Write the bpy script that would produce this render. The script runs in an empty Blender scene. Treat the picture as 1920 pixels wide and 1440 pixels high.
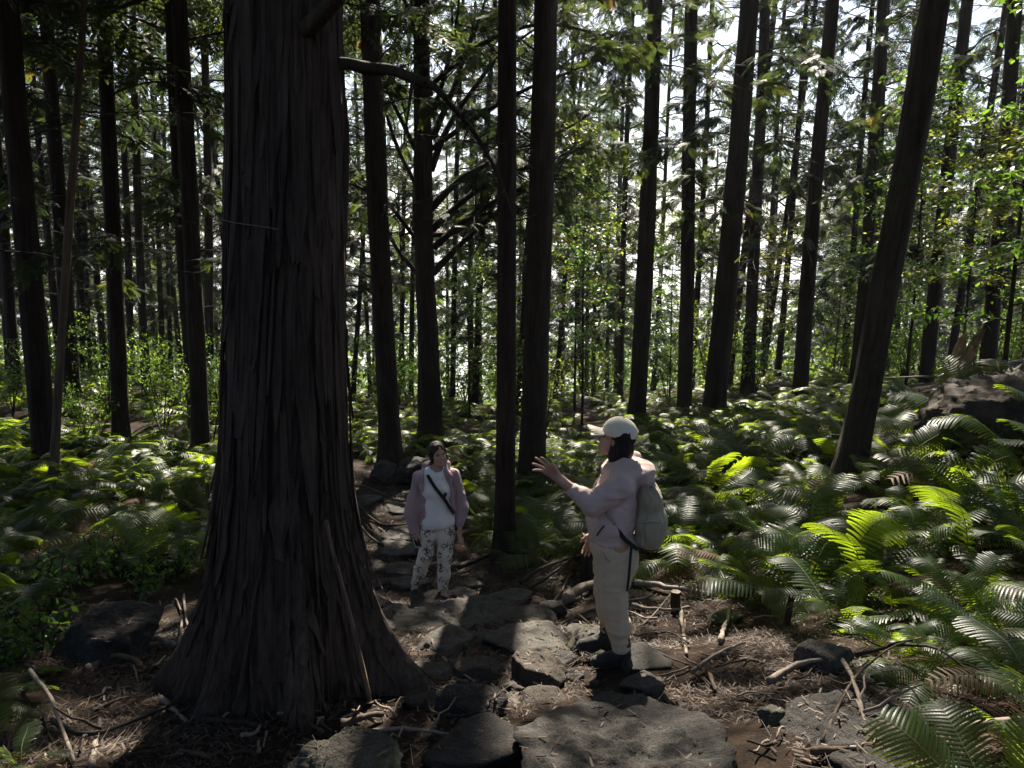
import bpy, math, random
import numpy as np
from mathutils import Vector, Matrix

# ------------------------------------------------------------------ camera, sky, sun, exposure
SC = bpy.context.scene
COL = SC.collection
R = math.radians
F_PX = 1397.0                      # focal length in pixels of the 1920 x 1440 photograph
PITCH = R(10.0)
CAM = np.array([0.0, 0.0, 1.6])
SUN_AZ, SUN_EL = R(5.0), R(46.0)   # azimuth to the right of straight ahead, elevation

cam_d = bpy.data.cameras.new('camera')
cam_d.sensor_width = 36.0
cam_d.lens = F_PX / 1920.0 * 36.0
cam_d.clip_start = 0.05
cam_d.clip_end = 40000.0
cam = bpy.data.objects.new('camera', cam_d)
COL.objects.link(cam)
cam.location = CAM
cam.rotation_euler = (R(90) - PITCH, 0, 0)
SC.camera = cam

W = bpy.data.worlds.new('World')
SC.world = W
W.use_nodes = True
wn, wl = W.node_tree.nodes, W.node_tree.links
sky = wn.new('ShaderNodeTexSky')
sky.sky_type = 'NISHITA'
sky.sun_disc = False
sky.sun_elevation = SUN_EL
sky.sun_rotation = SUN_AZ
sky.altitude = 300
sky.air_density = 1.0
sky.dust_density = 2.0
bg = wn['Background']
bg.inputs['Strength'].default_value = 0.05
wl.new(sky.outputs['Color'], bg.inputs['Color'])

sun_d = bpy.data.lights.new('sun', 'SUN')
sun_d.energy = 5.0
sun_d.angle = R(0.53)
sun_d.color = (1.0, 0.91, 0.77)
sun = bpy.data.objects.new('sun', sun_d)
COL.objects.link(sun)
sdir = Vector((math.sin(SUN_AZ) * math.cos(SUN_EL), math.cos(SUN_AZ) * math.cos(SUN_EL), math.sin(SUN_EL)))
sun.rotation_euler = sdir.to_track_quat('Z', 'Y').to_euler()
sun.location = sdir * 60

SC.view_settings.view_transform = 'Standard'
SC.view_settings.look = 'None'
SC.view_settings.exposure = 1.9
SC.view_settings.gamma = 1.0
cy = SC.cycles
cy.max_bounces = 5
cy.diffuse_bounces = 3
cy.glossy_bounces = 2
cy.transmission_bounces = 4
cy.transparent_max_bounces = 4
cy.volume_bounces = 0
cy.caustics_reflective = False
cy.caustics_refractive = False
cy.sample_clamp_indirect = 6.0
cy.use_denoising = True

# ------------------------------------------------------------------ numpy helpers
rng = np.random.default_rng(20)
random.seed(5)

def hash3(ix, iy, iz, seed):
    h = (ix.astype(np.int64) * 374761393 + iy.astype(np.int64) * 668265263 +
         iz.astype(np.int64) * 2147483647 + seed * 974634777) & 0xffffffff
    h = ((h ^ (h >> 13)) * 1274126177) & 0xffffffff
    h = ((h ^ (h >> 16)) * 2246822519) & 0xffffffff
    return ((h ^ (h >> 15)) & 0xffffff) / float(0xffffff)

def vnoise(x, y, z=None, seed=0):
    """value noise in -1..1"""
    x = np.asarray(x, float); y = np.asarray(y, float)
    z = np.zeros_like(x) if z is None else np.asarray(z, float)
    x, y, z = np.broadcast_arrays(x, y, z)
    ix, iy, iz = np.floor(x), np.floor(y), np.floor(z)
    fx, fy, fz = x - ix, y - iy, z - iz
    fx = fx * fx * (3 - 2 * fx); fy = fy * fy * (3 - 2 * fy); fz = fz * fz * (3 - 2 * fz)
    r = 0
    for a in (0, 1):
        wa = fx if a else 1 - fx
        for b in (0, 1):
            wb = fy if b else 1 - fy
            for c in (0, 1):
                wc = fz if c else 1 - fz
                r = r + wa * wb * wc * hash3(ix + a, iy + b, iz + c, seed)
    return r * 2 - 1

def fbm(x, y, z=None, seed=0, octaves=4, gain=0.5):
    s, a, f = 0, 1.0, 1.0
    for o in range(octaves):
        s = s + a * vnoise(np.asarray(x) * f, np.asarray(y) * f, None if z is None else np.asarray(z) * f, seed + o * 17)
        a *= gain; f *= 2.03
    return s

def smooth(a, b, x):
    t = np.clip((np.asarray(x, float) - a) / (b - a), 0, 1)
    return t * t * (3 - 2 * t)

def make_mesh(name, verts, faces, mats=(), smooth_shade=True, mat_idx=None, attrs=None):
    """verts (N,3); faces: array (M,k) or list of such arrays"""
    if isinstance(faces, np.ndarray):
        faces = [faces]
    faces = [np.asarray(f, np.int32) for f in faces if len(f)]
    me = bpy.data.meshes.new(name)
    verts = np.asarray(verts, np.float32)
    me.vertices.add(len(verts))
    me.vertices.foreach_set('co', verts.ravel())
    nl = sum(f.size for f in faces)
    npoly = sum(len(f) for f in faces)
    me.loops.add(nl)
    me.loops.foreach_set('vertex_index', np.concatenate([f.ravel() for f in faces]))
    me.polygons.add(npoly)
    counts = np.concatenate([np.full(len(f), f.shape[1], np.int32) for f in faces])
    starts = np.concatenate([[0], np.cumsum(counts)[:-1]]).astype(np.int32)
    me.polygons.foreach_set('loop_start', starts)
    for m in mats:
        me.materials.append(m)
    if mat_idx is not None:
        me.polygons.foreach_set('material_index', np.asarray(mat_idx, np.int32))
    if smooth_shade:
        me.polygons.foreach_set('use_smooth', np.ones(npoly, bool))
    if attrs:
        for an, av in attrs.items():
            at = me.attributes.new(an, 'FLOAT', 'POINT')
            at.data.foreach_set('value', np.asarray(av, np.float32))
    me.update(calc_edges=True)
    return me

def link(name, data, parent=None, loc=None, rot=None, scale=None, label=None, cat=None, group=None, kind=None):
    o = bpy.data.objects.new(name, data)
    COL.objects.link(o)
    if parent is not None:
        o.parent = parent
    if loc is not None: o.location = loc
    if rot is not None: o.rotation_euler = rot
    if scale is not None: o.scale = (scale,) * 3 if np.isscalar(scale) else scale
    if label: o['label'] = label
    if cat: o['category'] = cat
    if group: o['group'] = group
    if kind: o['kind'] = kind
    return o

def grid_faces(nu, nv, wrap=False):
    """quads of a grid of nv rows by nu columns (index = row*nu + col)"""
    c = np.arange(nu if wrap else nu - 1)
    r = np.arange(nv - 1)
    rr, cc = np.meshgrid(r, c, indexing='ij')
    c2 = (cc + 1) % nu
    return np.stack([rr * nu + cc, rr * nu + c2, (rr + 1) * nu + c2, (rr + 1) * nu + cc], -1).reshape(-1, 4)

class Buf:
    """collects quads (and tris) of several pieces that form ONE part"""
    def __init__(self):
        self.v, self.f, self.m, self.t, self.n = [], {}, {}, [], 0
    def add(self, v, f, mat=0, tint=None):
        v = np.asarray(v, float); f = np.asarray(f, int)
        k = f.shape[1]
        self.f.setdefault(k, []).append(f + self.n)
        self.m.setdefault(k, []).append(np.full(len(f), mat))
        self.v.append(v); self.n += len(v)
        self.t.append(np.full(len(v), rng.random()) if tint is None else np.broadcast_to(tint, (len(v),)))
    def mesh(self, name, mats, smooth_shade=True):
        ks = sorted(self.f)
        return make_mesh(name, np.concatenate(self.v), [np.concatenate(self.f[k]) for k in ks], mats, smooth_shade,
                         np.concatenate([np.concatenate(self.m[k]) for k in ks]), {'tint': np.concatenate(self.t)})

def frames(P):
    P = np.asarray(P, float)
    T = np.gradient(P, axis=0)
    T /= np.linalg.norm(T, axis=1, keepdims=True) + 1e-12
    up = np.array([0, 0, 1.0]) if abs(T[0, 2]) < 0.8 else np.array([0, 1.0, 0])
    A = np.empty_like(P); B = np.empty_like(P)
    a = np.cross(T[0], up); a /= np.linalg.norm(a)
    for i in range(len(P)):
        a = a - T[i] * a.dot(T[i]); a /= np.linalg.norm(a) + 1e-12
        A[i] = a; B[i] = np.cross(T[i], a)
    return T, A, B

def tube(P, r, n=6, cap=True, rough=0.0, seed=0):
    """tapered tube along polyline P"""
    P = np.asarray(P, float); r = np.broadcast_to(np.asarray(r, float), (len(P),))
    T, A, B = frames(P)
    th = np.linspace(0, 2 * np.pi, n, endpoint=False)
    rr = r[:, None] * np.ones(n)
    if rough:
        rr = rr * (1 + rough * vnoise(np.arange(len(P))[:, None] * 0.3, np.cos(th)[None] * 1.5 + 5, np.sin(th)[None] * 1.5, seed))
    V = P[:, None] + rr[..., None] * (np.cos(th)[None, :, None] * A[:, None] + np.sin(th)[None, :, None] * B[:, None])
    V = V.reshape(-1, 3)
    F = grid_faces(n, len(P), True)
    if cap:   # collapse both ends to a centre ring
        V = np.concatenate([V, np.repeat(P[:1], n, 0), np.repeat(P[-1:], n, 0)])
        m = len(P) * n
        i = np.arange(n); j = (i + 1) % n
        F = np.concatenate([F, np.stack([m + i, m + j, j, i], -1),
                            np.stack([(len(P) - 1) * n + i, (len(P) - 1) * n + j, m + n + j, m + n + i], -1)])
    return V, F

def resample(P, n):
    P = np.asarray(P, float)
    s = np.concatenate([[0], np.cumsum(np.linalg.norm(np.diff(P, axis=0), axis=1))])
    t = np.linspace(0, s[-1], n)
    # Catmull-like smoothing through linear resample + blur
    Q = np.stack([np.interp(t, s, P[:, k]) for k in range(P.shape[1])], 1)
    for _ in range(2):
        Q[1:-1] = 0.25 * Q[:-2] + 0.5 * Q[1:-1] + 0.25 * Q[2:]
    return Q

# ------------------------------------------------------------------ pixel -> place
def ray(px, py):
    u = (px - 960.0) / F_PX; v = (720.0 - py) / F_PX
    return np.array([u, math.cos(PITCH) + v * math.sin(PITCH), -math.sin(PITCH) + v * math.cos(PITCH)])

def at(px, py, depth):
    d = ray(px, py)
    return CAM + d * (depth / d[1])

def to_px(p):
    p = np.asarray(p, float) - CAM
    zf = p[..., 1] * math.cos(PITCH) - p[..., 2] * math.sin(PITCH)
    up = p[..., 1] * math.sin(PITCH) + p[..., 2] * math.cos(PITCH)
    zf = np.where(zf > 0.05, zf, 0.05)
    return 960 + F_PX * p[..., 0] / zf, 720 - F_PX * up / zf

KY = np.array([-60, -12, 0, 2.4, 3.6, 4.4, 5.6, 6.9, 9, 12, 15, 20, 30, 60, 120, 400, 1200, 3000, 9000, 15000.])
KZ = np.array([16, 2.6, 0, -.44, -.76, -.97, -1.36, -1.74, -2.08, -2.28, -2.5, -3.05, -4.7, -11.5, -29, -120, -300, -330, -330, -330.])
def pchip(xk, yk, x):
    h = np.diff(xk); dl = np.diff(yk) / h
    m = np.zeros(len(xk)); m[0], m[-1] = dl[0], dl[-1]
    for i in range(1, len(xk) - 1):
        if dl[i - 1] * dl[i] > 0:
            w1, w2 = 2 * h[i] + h[i - 1], h[i] + 2 * h[i - 1]
            m[i] = (w1 + w2) / (w1 / dl[i - 1] + w2 / dl[i])
    x = np.clip(np.asarray(x, float), xk[0], xk[-1])
    i = np.clip(np.searchsorted(xk, x) - 1, 0, len(h) - 1)
    t = (x - xk[i]) / h[i]
    return ((2*t**3 - 3*t**2 + 1) * yk[i] + (t**3 - 2*t**2 + t) * h[i] * m[i] +
            (-2*t**3 + 3*t**2) * yk[i+1] + (t**3 - t**2) * h[i] * m[i+1])

PATH_Y = np.array([-10, 2.4, 4.4, 5.6, 6.9, 8.5, 12, 16, 40.])
PATH_X = np.array([1.5, .45, .25, -.1, -.62, -1.3, -2.6, -4.6, -18.])
def path_dist(x, y):
    return np.asarray(x, float) - np.interp(y, PATH_Y, PATH_X)

def ground_z(x, y):
    x = np.asarray(x, float); y = np.asarray(y, float)
    z = pchip(KY, KZ, y)
    near = 1 - smooth(40, 90, y)
    d = path_dist(x, y)
    rt = np.maximum(0, x - 0.9)
    z = z + near * smooth(2.2, 7.5, y) * (1 - .62 * smooth(9, 17, y)) * (0.34 * np.minimum(rt, 7) + 0.08 * np.clip(rt - 7, 0, 40))
    z = z + near * smooth(2.5, 7, y) * 0.08 * np.minimum(np.maximum(0, -x - 1.2), 30)
    z = z + near * 0.13 * smooth(0.7, 1.6, np.abs(d)) * (1 - smooth(25, 40, y)) * smooth(5, 8, y)
    loc = 1 - smooth(60, 200, np.hypot(x, y))
    z = z + loc * (0.09 * fbm(x / 1.7, y / 1.7, seed=3, octaves=2) + 0.035 * fbm(x / .42, y / .42, seed=9, octaves=3))
    far = smooth(900, 3000, y)
    ridge = np.exp(-((y - 7200) / 1500.) ** 2) * (235 + 90 * vnoise(x / 1900., 0.3 * y / 1900., seed=21) + 40 * vnoise(x / 500., y / 900., seed=22))
    ridge2 = np.exp(-((y - 12500) / 1300.) ** 2) * (270 + 60 * vnoise(x / 2600., y / 8000., seed=31) + 20 * vnoise(x / 800., y / 1500., seed=32))
    return z + far * (np.maximum(ridge, 0) + np.maximum(ridge2, 0))

def on_ground(px, py, tmax=120.):
    """the ground point seen at a pixel"""
    d = ray(px, py)
    t = np.concatenate([np.linspace(1.2, 12, 500), np.linspace(12.05, tmax, 700)])
    P = CAM + t[:, None] * d
    below = P[:, 2] < gz_many(P[:, 0], P[:, 1])
    i = int(np.argmax(below)) if below.any() else len(t) - 1
    lo, hi = t[max(i - 1, 0)], t[i]
    for _ in range(20):
        m = (lo + hi) / 2; q = CAM + m * d
        if q[2] < gz(q[0], q[1]): hi = m
        else: lo = m
    return CAM + hi * d

_TX = np.arange(-45, 45.01, .1); _TY = np.arange(-12, 70.01, .1)
_TZ = ground_z(*np.meshgrid(_TX, _TY))
def gz_many(x, y):
    """fast look-up of the ground height near the camera"""
    x = np.asarray(x, float); y = np.asarray(y, float)
    fx = np.clip((x + 45) / .1, 0, len(_TX) - 1.001); fy = np.clip((y + 12) / .1, 0, len(_TY) - 1.001)
    ix, iy = fx.astype(int), fy.astype(int); fx, fy = fx - ix, fy - iy
    return ((_TZ[iy, ix] * (1 - fx) + _TZ[iy, ix + 1] * fx) * (1 - fy) + (_TZ[iy + 1, ix] * (1 - fx) + _TZ[iy + 1, ix + 1] * fx) * fy)
def gz(x, y):
    return float(gz_many(x, y))

# ------------------------------------------------------------------ materials
def new_mat(name):
    m = bpy.data.materials.new(name)
    m.use_nodes = True
    nt = m.node_tree
    b = nt.nodes['Principled BSDF']
    return m, nt, b

def ramp(nt, fac, stops):
    n = nt.nodes.new('ShaderNodeValToRGB')
    e = n.color_ramp.elements
    while len(e) < len(stops): e.new(0.5)
    for i, (p, c) in enumerate(stops):
        e[i].position = p; e[i].color = (*c, 1)
    nt.links.new(fac, n.inputs[0])
    return n.outputs[0]

def noise_node(nt, scale, detail=4, stretch=None, rough=0.6, coord='Object'):
    tc = nt.nodes.new('ShaderNodeTexCoord')
    mp = nt.nodes.new('ShaderNodeMapping')
    if stretch: mp.inputs['Scale'].default_value = stretch
    nt.links.new(tc.outputs[coord], mp.inputs[0])
    n = nt.nodes.new('ShaderNodeTexNoise')
    n.inputs['Scale'].default_value = scale
    n.inputs['Detail'].default_value = detail
    n.inputs['Roughness'].default_value = rough
    nt.links.new(mp.outputs[0], n.inputs['Vector'])
    return n

def bump(nt, b, height, strength=0.5, dist=0.02):
    n = nt.nodes.new('ShaderNodeBump')
    n.inputs['Strength'].default_value = strength
    n.inputs['Distance'].default_value = dist
    nt.links.new(height, n.inputs['Height'])
    nt.links.new(n.outputs[0], b.inputs['Normal'])

def mix_rgb(nt, fac, a, b_, mode='MIX'):
    n = nt.nodes.new('ShaderNodeMix')
    n.data_type = 'RGBA'; n.blend_type = mode
    for s, v in ((n.inputs[0], fac), (n.inputs[6], a), (n.inputs[7], b_)):
        if hasattr(v, 'links'): nt.links.new(v, s)
        else: s.default_value = v if np.isscalar(v) else (*v, 1)
    return n.outputs[2]

def attr(nt, name='tint'):
    n = nt.nodes.new('ShaderNodeAttribute'); n.attribute_name = name
    return n.outputs['Fac']

def obj_random(nt):
    return nt.nodes.new('ShaderNodeObjectInfo').outputs['Random']

def bark_mat(name, dark, light, sc=26., stretch=(1, 1, .09), bs=0.8, moss=None):
    m, nt, b = new_mat(name)
    n = noise_node(nt, sc, 5, stretch, .65)
    big = noise_node(nt, 2.3, 3, (1, 1, .5))
    c = ramp(nt, n.outputs['Fac'], [(.28, dark), (.5, tuple((a + l) / 2 for a, l in zip(dark, light))), (.75, light)])
    tone = ramp(nt, big.outputs['Fac'], [(.3, (.6, .56, .55)), (.7, (1.25, 1.15, 1.05))])
    c = mix_rgb(nt, 1.0, c, tone, 'MULTIPLY')
    if moss:
        mn = noise_node(nt, 5, 5)
        c = mix_rgb(nt, ramp(nt, mn.outputs['Fac'], [(.55, (0, 0, 0)), (.68, (1, 1, 1))]), c, moss)
    nt.links.new(c, b.inputs['Base Color'])
    b.inputs['Roughness'].default_value = 0.85
    b.inputs['Specular IOR Level'].default_value = 0.25
    bump(nt, b, n.outputs['Fac'], bs, 0.03)
    return m

def leaf_mat(name, stops, trans_stops, rough=.42, trans=.45, spec=.5):
    m, nt, b = new_mat(name)
    mx = nt.nodes.new('ShaderNodeMath'); mx.operation = 'MULTIPLY_ADD'
    nt.links.new(obj_random(nt), mx.inputs[0]); mx.inputs[1].default_value = .35
    a = nt.nodes.new('ShaderNodeMath'); a.operation = 'MULTIPLY'
    nt.links.new(attr(nt), a.inputs[0]); a.inputs[1].default_value = .65
    nt.links.new(a.outputs[0], mx.inputs[2])
    f = mx.outputs[0]
    nt.links.new(ramp(nt, f, stops), b.inputs['Base Color'])
    b.inputs['Roughness'].default_value = rough
    b.inputs['Specular IOR Level'].default_value = spec
    tr = nt.nodes.new('ShaderNodeBsdfTranslucent')
    nt.links.new(ramp(nt, f, trans_stops), tr.inputs['Color'])
    ms = nt.nodes.new('ShaderNodeMixShader'); ms.inputs[0].default_value = trans
    nt.links.new(b.outputs[0], ms.inputs[1]); nt.links.new(tr.outputs[0], ms.inputs[2])
    nt.links.new(ms.outputs[0], nt.nodes['Material Output'].inputs['Surface'])
    return m

def plain_mat(name, col, rough=.8, var=.25, sc=30., bs=.2, spec=.3, stretch=None):
    m, nt, b = new_mat(name)
    n = noise_node(nt, sc, 4, stretch)
    c = ramp(nt, n.outputs['Fac'], [(.3, tuple(x * (1 - var) for x in col)), (.7, tuple(min(1, x * (1 + var)) for x in col))])
    nt.links.new(c, b.inputs['Base Color'])
    b.inputs['Roughness'].default_value = rough
    b.inputs['Specular IOR Level'].default_value = spec
    if bs: bump(nt, b, n.outputs['Fac'], bs, .01)
    return m

M = {}
M['bark'] = bark_mat('cypress_bark', (.009, .006, .005), (.062, .042, .031))
M['bark_big'] = bark_mat('old_cypress_bark', (.019, .0135, .0105), (.11, .082, .066), 40., (1, 1, .04), .9)
M['bark_lean'] = bark_mat('mossy_bark', (.012, .009, .006), (.075, .058, .04), 26., (1, 1, .1), .8, (.04, .045, .016))
M['bark_pale'] = bark_mat('pale_dead_wood', (.06, .045, .03), (.22, .165, .115), 30., (1, 1, .06), .5)
M['twig'] = plain_mat('twig_bark', (.026, .02, .016), .85, .4, 40)
M['pale_stick'] = plain_mat('weathered_stick', (.19, .155, .125), .8, .35, 25, .4, .3, (1, 1, .2))
M['brown_stick'] = plain_mat('brown_stick', (.075, .05, .035), .85, .4, 30, .4)
M['hinoki'] = leaf_mat('cypress_foliage',
    [(0, (.012, .025, .014)), (.45, (.018, .036, .016)), (.85, (.03, .052, .017)), (1, (.09, .055, .016))],
    [(0, (.035, .06, .022)), (.45, (.07, .11, .026)), (.85, (.17, .22, .03)), (1, (.38, .18, .03))], .65, .34, .25)
M['under'] = leaf_mat('undergrowth_foliage', [(0, (.025, .055, .016)), (1, (.07, .11, .022))], [(0, (.08, .17, .02)), (1, (.3, .4, .03))], .7, .45, .2)
M['broad'] = leaf_mat('broadleaf_foliage',
    [(0, (.03, .07, .018)), (.5, (.05, .105, .022)), (.9, (.085, .14, .025)), (1, (.13, .12, .02))],
    [(0, (.09, .2, .02)), (.5, (.2, .36, .03)), (.9, (.38, .5, .04)), (1, (.55, .42, .05))], .45, .45, .4)
M['broad_yellow'] = leaf_mat('yellow_green_foliage',
    [(0, (.06, .1, .02)), (.5, (.1, .14, .025)), (1, (.2, .13, .02))],
    [(0, (.25, .36, .03)), (.5, (.45, .5, .05)), (1, (.6, .4, .05))], .4, .5)
M['fern'] = leaf_mat('fern_frond',
    [(0, (.007, .02, .009)), (.5, (.012, .03, .010)), (.92, (.022, .045, .010)), (1, (.09, .05, .016))],
    [(0, (.17, .28, .012)), (.5, (.36, .5, .016)), (.92, (.56, .64, .025)), (1, (.6, .3, .05))], .40, .48, .29)
M['fern_dead'] = leaf_mat('dead_fern', [(0, (.06, .032, .018)), (1, (.16, .09, .045))], [(0, (.2, .1, .03)), (1, (.42, .22, .07))], .6, .35, .25)
M['stem'] = plain_mat('fern_stalk', (.1, .09, .03), .6, .3)
# ------------------------------------------------------------------ ground: one sheet to the horizon
def soil_mat():
    m, nt, b = new_mat('forest_soil')
    n1 = noise_node(nt, 9, 8, None, .7)
    n2 = noise_node(nt, 60, 6, None, .7)
    c = ramp(nt, n1.outputs['Fac'], [(.3, (.010, .007, .005)), (.5, (.025, .017, .012)), (.72, (.055, .038, .027))])
    c2 = ramp(nt, n2.outputs['Fac'], [(.35, (.5, .45, .42)), (.65, (1.4, 1.3, 1.2))])
    c = mix_rgb(nt, 1., c, c2, 'MULTIPLY')
    # far away the sheet is the wooded valley and its fields
    geo = nt.nodes.new('ShaderNodeNewGeometry')
    sp = nt.nodes.new('ShaderNodeSeparateXYZ'); nt.links.new(geo.outputs['Position'], sp.inputs[0])
    mr = nt.nodes.new('ShaderNodeMapRange')
    mr.inputs['From Min'].default_value = 60; mr.inputs['From Max'].default_value = 300
    nt.links.new(sp.outputs['Y'], mr.inputs['Value'])
    vn = noise_node(nt, .012, 6)
    vor = nt.nodes.new('ShaderNodeTexVoronoi'); vor.inputs['Scale'].default_value = .006
    nt.links.new(geo.outputs['Position'], vor.inputs['Vector'])
    wood = ramp(nt, vn.outputs['Fac'], [(.3, (.02, .04, .018)), (.7, (.06, .09, .035))])
    town = ramp(nt, vor.outputs['Color'], [(.3, (.06, .09, .035)), (.5, (.2, .2, .16)), (.7, (.35, .35, .36)), (.9, (.5, .5, .5))])
    flat = nt.nodes.new('ShaderNodeMapRange')
    flat.inputs['From Min'].default_value = -318; flat.inputs['From Max'].default_value = -295
    nt.links.new(sp.outputs['Z'], flat.inputs['Value'])
    farc = mix_rgb(nt, flat.outputs[0], town, wood)
    c = mix_rgb(nt, mr.outputs[0], c, farc)
    nt.links.new(c, b.inputs['Base Color'])
    b.inputs['Roughness'].default_value = .95
    b.inputs['Specular IOR Level'].default_value = .15
    bump(nt, b, n2.outputs['Fac'], .8, .02)
    return m
M['soil'] = soil_mat()

NU, NV = 430, 440
u = np.linspace(-1, 1, NU); v = np.linspace(-.42, 1, NV)
gx = 9500 * np.sinh(9.3 * u) / math.sinh(9.3)
gy = 4.5 + 15500 * np.sinh(9.3 * v) / math.sinh(9.3)
GX, GY = np.meshgrid(gx, gy)
GZ = ground_z(GX, GY)
gv = np.stack([GX, GY, GZ], -1).reshape(-1, 3)
link('ground', make_mesh('ground', gv, grid_faces(NU, NV), [M['soil']]), kind='structure')

# ------------------------------------------------------------------ foliage building blocks
def spray_template(n=5):
    """flat cypress spray along +x, unit length: diamonds either side of an axis"""
    q = [[(0, -.012, 0), (.5, -.018, -.02), (1, 0, -.12), (.5, .018, -.02)]]
    for i in range(n):
        t = .12 + .8 * i / (n - .5)
        for s in (-1, 1):
            tt = t + (.06 if s > 0 else 0)
            L = .46 * (1 - .55 * tt); a = .66
            d = np.array([math.cos(a), s * math.sin(a), -.12]); p = np.array([-math.sin(a), s * math.cos(a), 0])
            b0 = np.array([tt, 0, -.12 * tt * tt])
            w = .045
            q.append([b0, b0 + d * L * .55 + p * w, b0 + d * L + np.array([0, 0, -.06 * L]), b0 + d * L * .5 - p * w])
    return np.array(q, float).reshape(-1, 3)

SPRAY = spray_template(7)
SPRAY_FAR = spray_template(4)
LEAF = np.array([(0, 0, 0), (.45, -.24, .05), (1, 0, -.1), (.45, .24, .05)], float)

def scatter(template, O, D, N, S):
    """copies of a template of quads: origins O, directions D, normals N, sizes S"""
    O, D, N = (np.asarray(a, float) for a in (O, D, N)); S = np.asarray(S, float)
    D = D / (np.linalg.norm(D, axis=1, keepdims=True) + 1e-9)
    B = np.cross(N, D); B /= np.linalg.norm(B, axis=1, keepdims=True) + 1e-9
    N = np.cross(D, B)
    Fm = np.stack([D, B, N], 1)                       # S,3,3
    V = np.einsum('kc,scd->skd', template, Fm) * S[:, None, None] + O[:, None]
    n = V.shape[0] * V.shape[1]
    F = np.arange(n).reshape(-1, 4)
    return V.reshape(-1, 3), F

def add_sprays(buf, P, r, mat=1, size=(.28, .5), template=None, droop=.35):
    """foliage sprays spread about points P (n,3) that run along a twig, r = random generator"""
    n = len(P)
    T = np.gradient(P, axis=0) if n > 2 else np.tile(np.array([[1., 0, 0]]), (n, 1))
    T /= np.linalg.norm(T, axis=1, keepdims=True) + 1e-9
    side = np.cross(T, [0, 0, 1.]); side /= np.linalg.norm(side, axis=1, keepdims=True) + 1e-9
    s = r.choice([-1, 1], n)[:, None]
    D = T * r.uniform(.2, 1, (n, 1)) + side * s * r.uniform(.2, 1, (n, 1))
    D[:, 2] -= droop * r.uniform(0, 1.3, n)
    N = np.array([0, 0, 1.]) + r.normal(0, .45, (n, 3))
    S = r.uniform(*size, n)
    tpl = SPRAY if template is None else template
    V, F = scatter(tpl, P, D, N, S)
    buf.add(V, F, mat, np.repeat(np.clip(r.normal(.45, .22, n), 0, 1), len(tpl)))

def cypress_crown(seed, height=11., r0=2.3, nb=46, per=16, lower_sparse=True, template=None, size=(.3, .55)):
    """living crown: whorls of slim limbs, each hung with flat sprays; local z = 0 at the lowest limb"""
    r = np.random.default_rng(seed)
    b = Buf()
    for i in range(nb):
        t = (i + r.random()) / nb
        z = height * t ** .9
        a = r.uniform(0, 2 * np.pi)
        L = r0 * (1 - t) ** .7 * r.uniform(.65, 1.15) + .35
        if t < .25: L *= r.uniform(.8, 1.3)
        k = np.linspace(0, 1, 7)
        out = L * k
        rise = L * (.42 * k - .45 * k * k) + .25 * L * (1 - t) * r.uniform(-.4, .6) * k
        a2 = a + r.normal(0, .25) * k
        P = np.stack([np.cos(a2) * out, np.sin(a2) * out, z + rise], 1)
        P[1:-1] += r.normal(0, .03 * L, (5, 3))
        b.add(*tube(P, np.linspace(.028, .006, 7) * (.6 + .25 * L), 4, False), 0)
        # secondary twigs with sprays
        n2 = int(5 + 3 * L)
        for j in range(n2):
            kk = r.uniform(.22 if t > .15 else .4, 1)
            o = np.array([np.interp(kk, k, P[:, c]) for c in range(3)])
            aa = np.interp(kk, k, a2) + r.choice([-1, 1]) * r.uniform(.3, 1.1)
            l2 = L * r.uniform(.2, .42) * (1.15 - .5 * kk) + .12
            m = 4
            q = np.linspace(0, 1, m)
            Q = np.stack([o[0] + np.cos(aa) * l2 * q, o[1] + np.sin(aa) * l2 * q, o[2] + l2 * (.12 * q - r.uniform(.2, .6) * q * q)], 1)
            b.add(*tube(Q, np.linspace(.009, .004, m), 3, False), 0)
            np_ = max(2, int(per * .35 * r.uniform(.6, 1.3)))
            qq = r.uniform(.15, 1.05, np_)
            PP = np.stack([np.interp(np.sort(qq), q, Q[:, c]) for c in range(3)], 1)
            add_sprays(b, PP, r, 1, size, template)
    return b.mesh('crown', [M['twig'], M['hinoki']], False)

def dead_branch(seed, L=1.6, r0=.014):
    """bare broken lower limb with side twigs, along +x"""
    r = np.random.default_rng(seed)
    b = Buf()
    k = np.linspace(0, 1, 8)
    sl = r.uniform(-.25, .45)
    P = np.stack([L * k, .12 * L * np.cumsum(r.normal(0, .35, 8)) * k, L * (sl * k - r.uniform(.1, .4) * k * k)], 1)
    b.add(*tube(P, np.linspace(r0, .003, 8), 5), 0)
    for j in range(int(3 + 4 * r.random())):
        kk = r.uniform(.25, .95)
        o = np.array([np.interp(kk, k, P[:, c]) for c in range(3)])
        l2 = L * r.uniform(.12, .4)
        d = np.array([r.uniform(.3, 1), r.choice([-1, 1]) * r.uniform(.3, 1), r.uniform(-.5, .5)]); d /= np.linalg.norm(d)
        q = np.linspace(0, 1, 5)[:, None]
        Q = o + d * l2 * q + np.array([0, 0, -.15 * l2]) * q * q + r.normal(0, .02, (5, 3)) * q
        b.add(*tube(Q, np.linspace(r0 * .45, .002, 5), 4), 0)
    return b.mesh('branch', [M['twig']])

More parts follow.
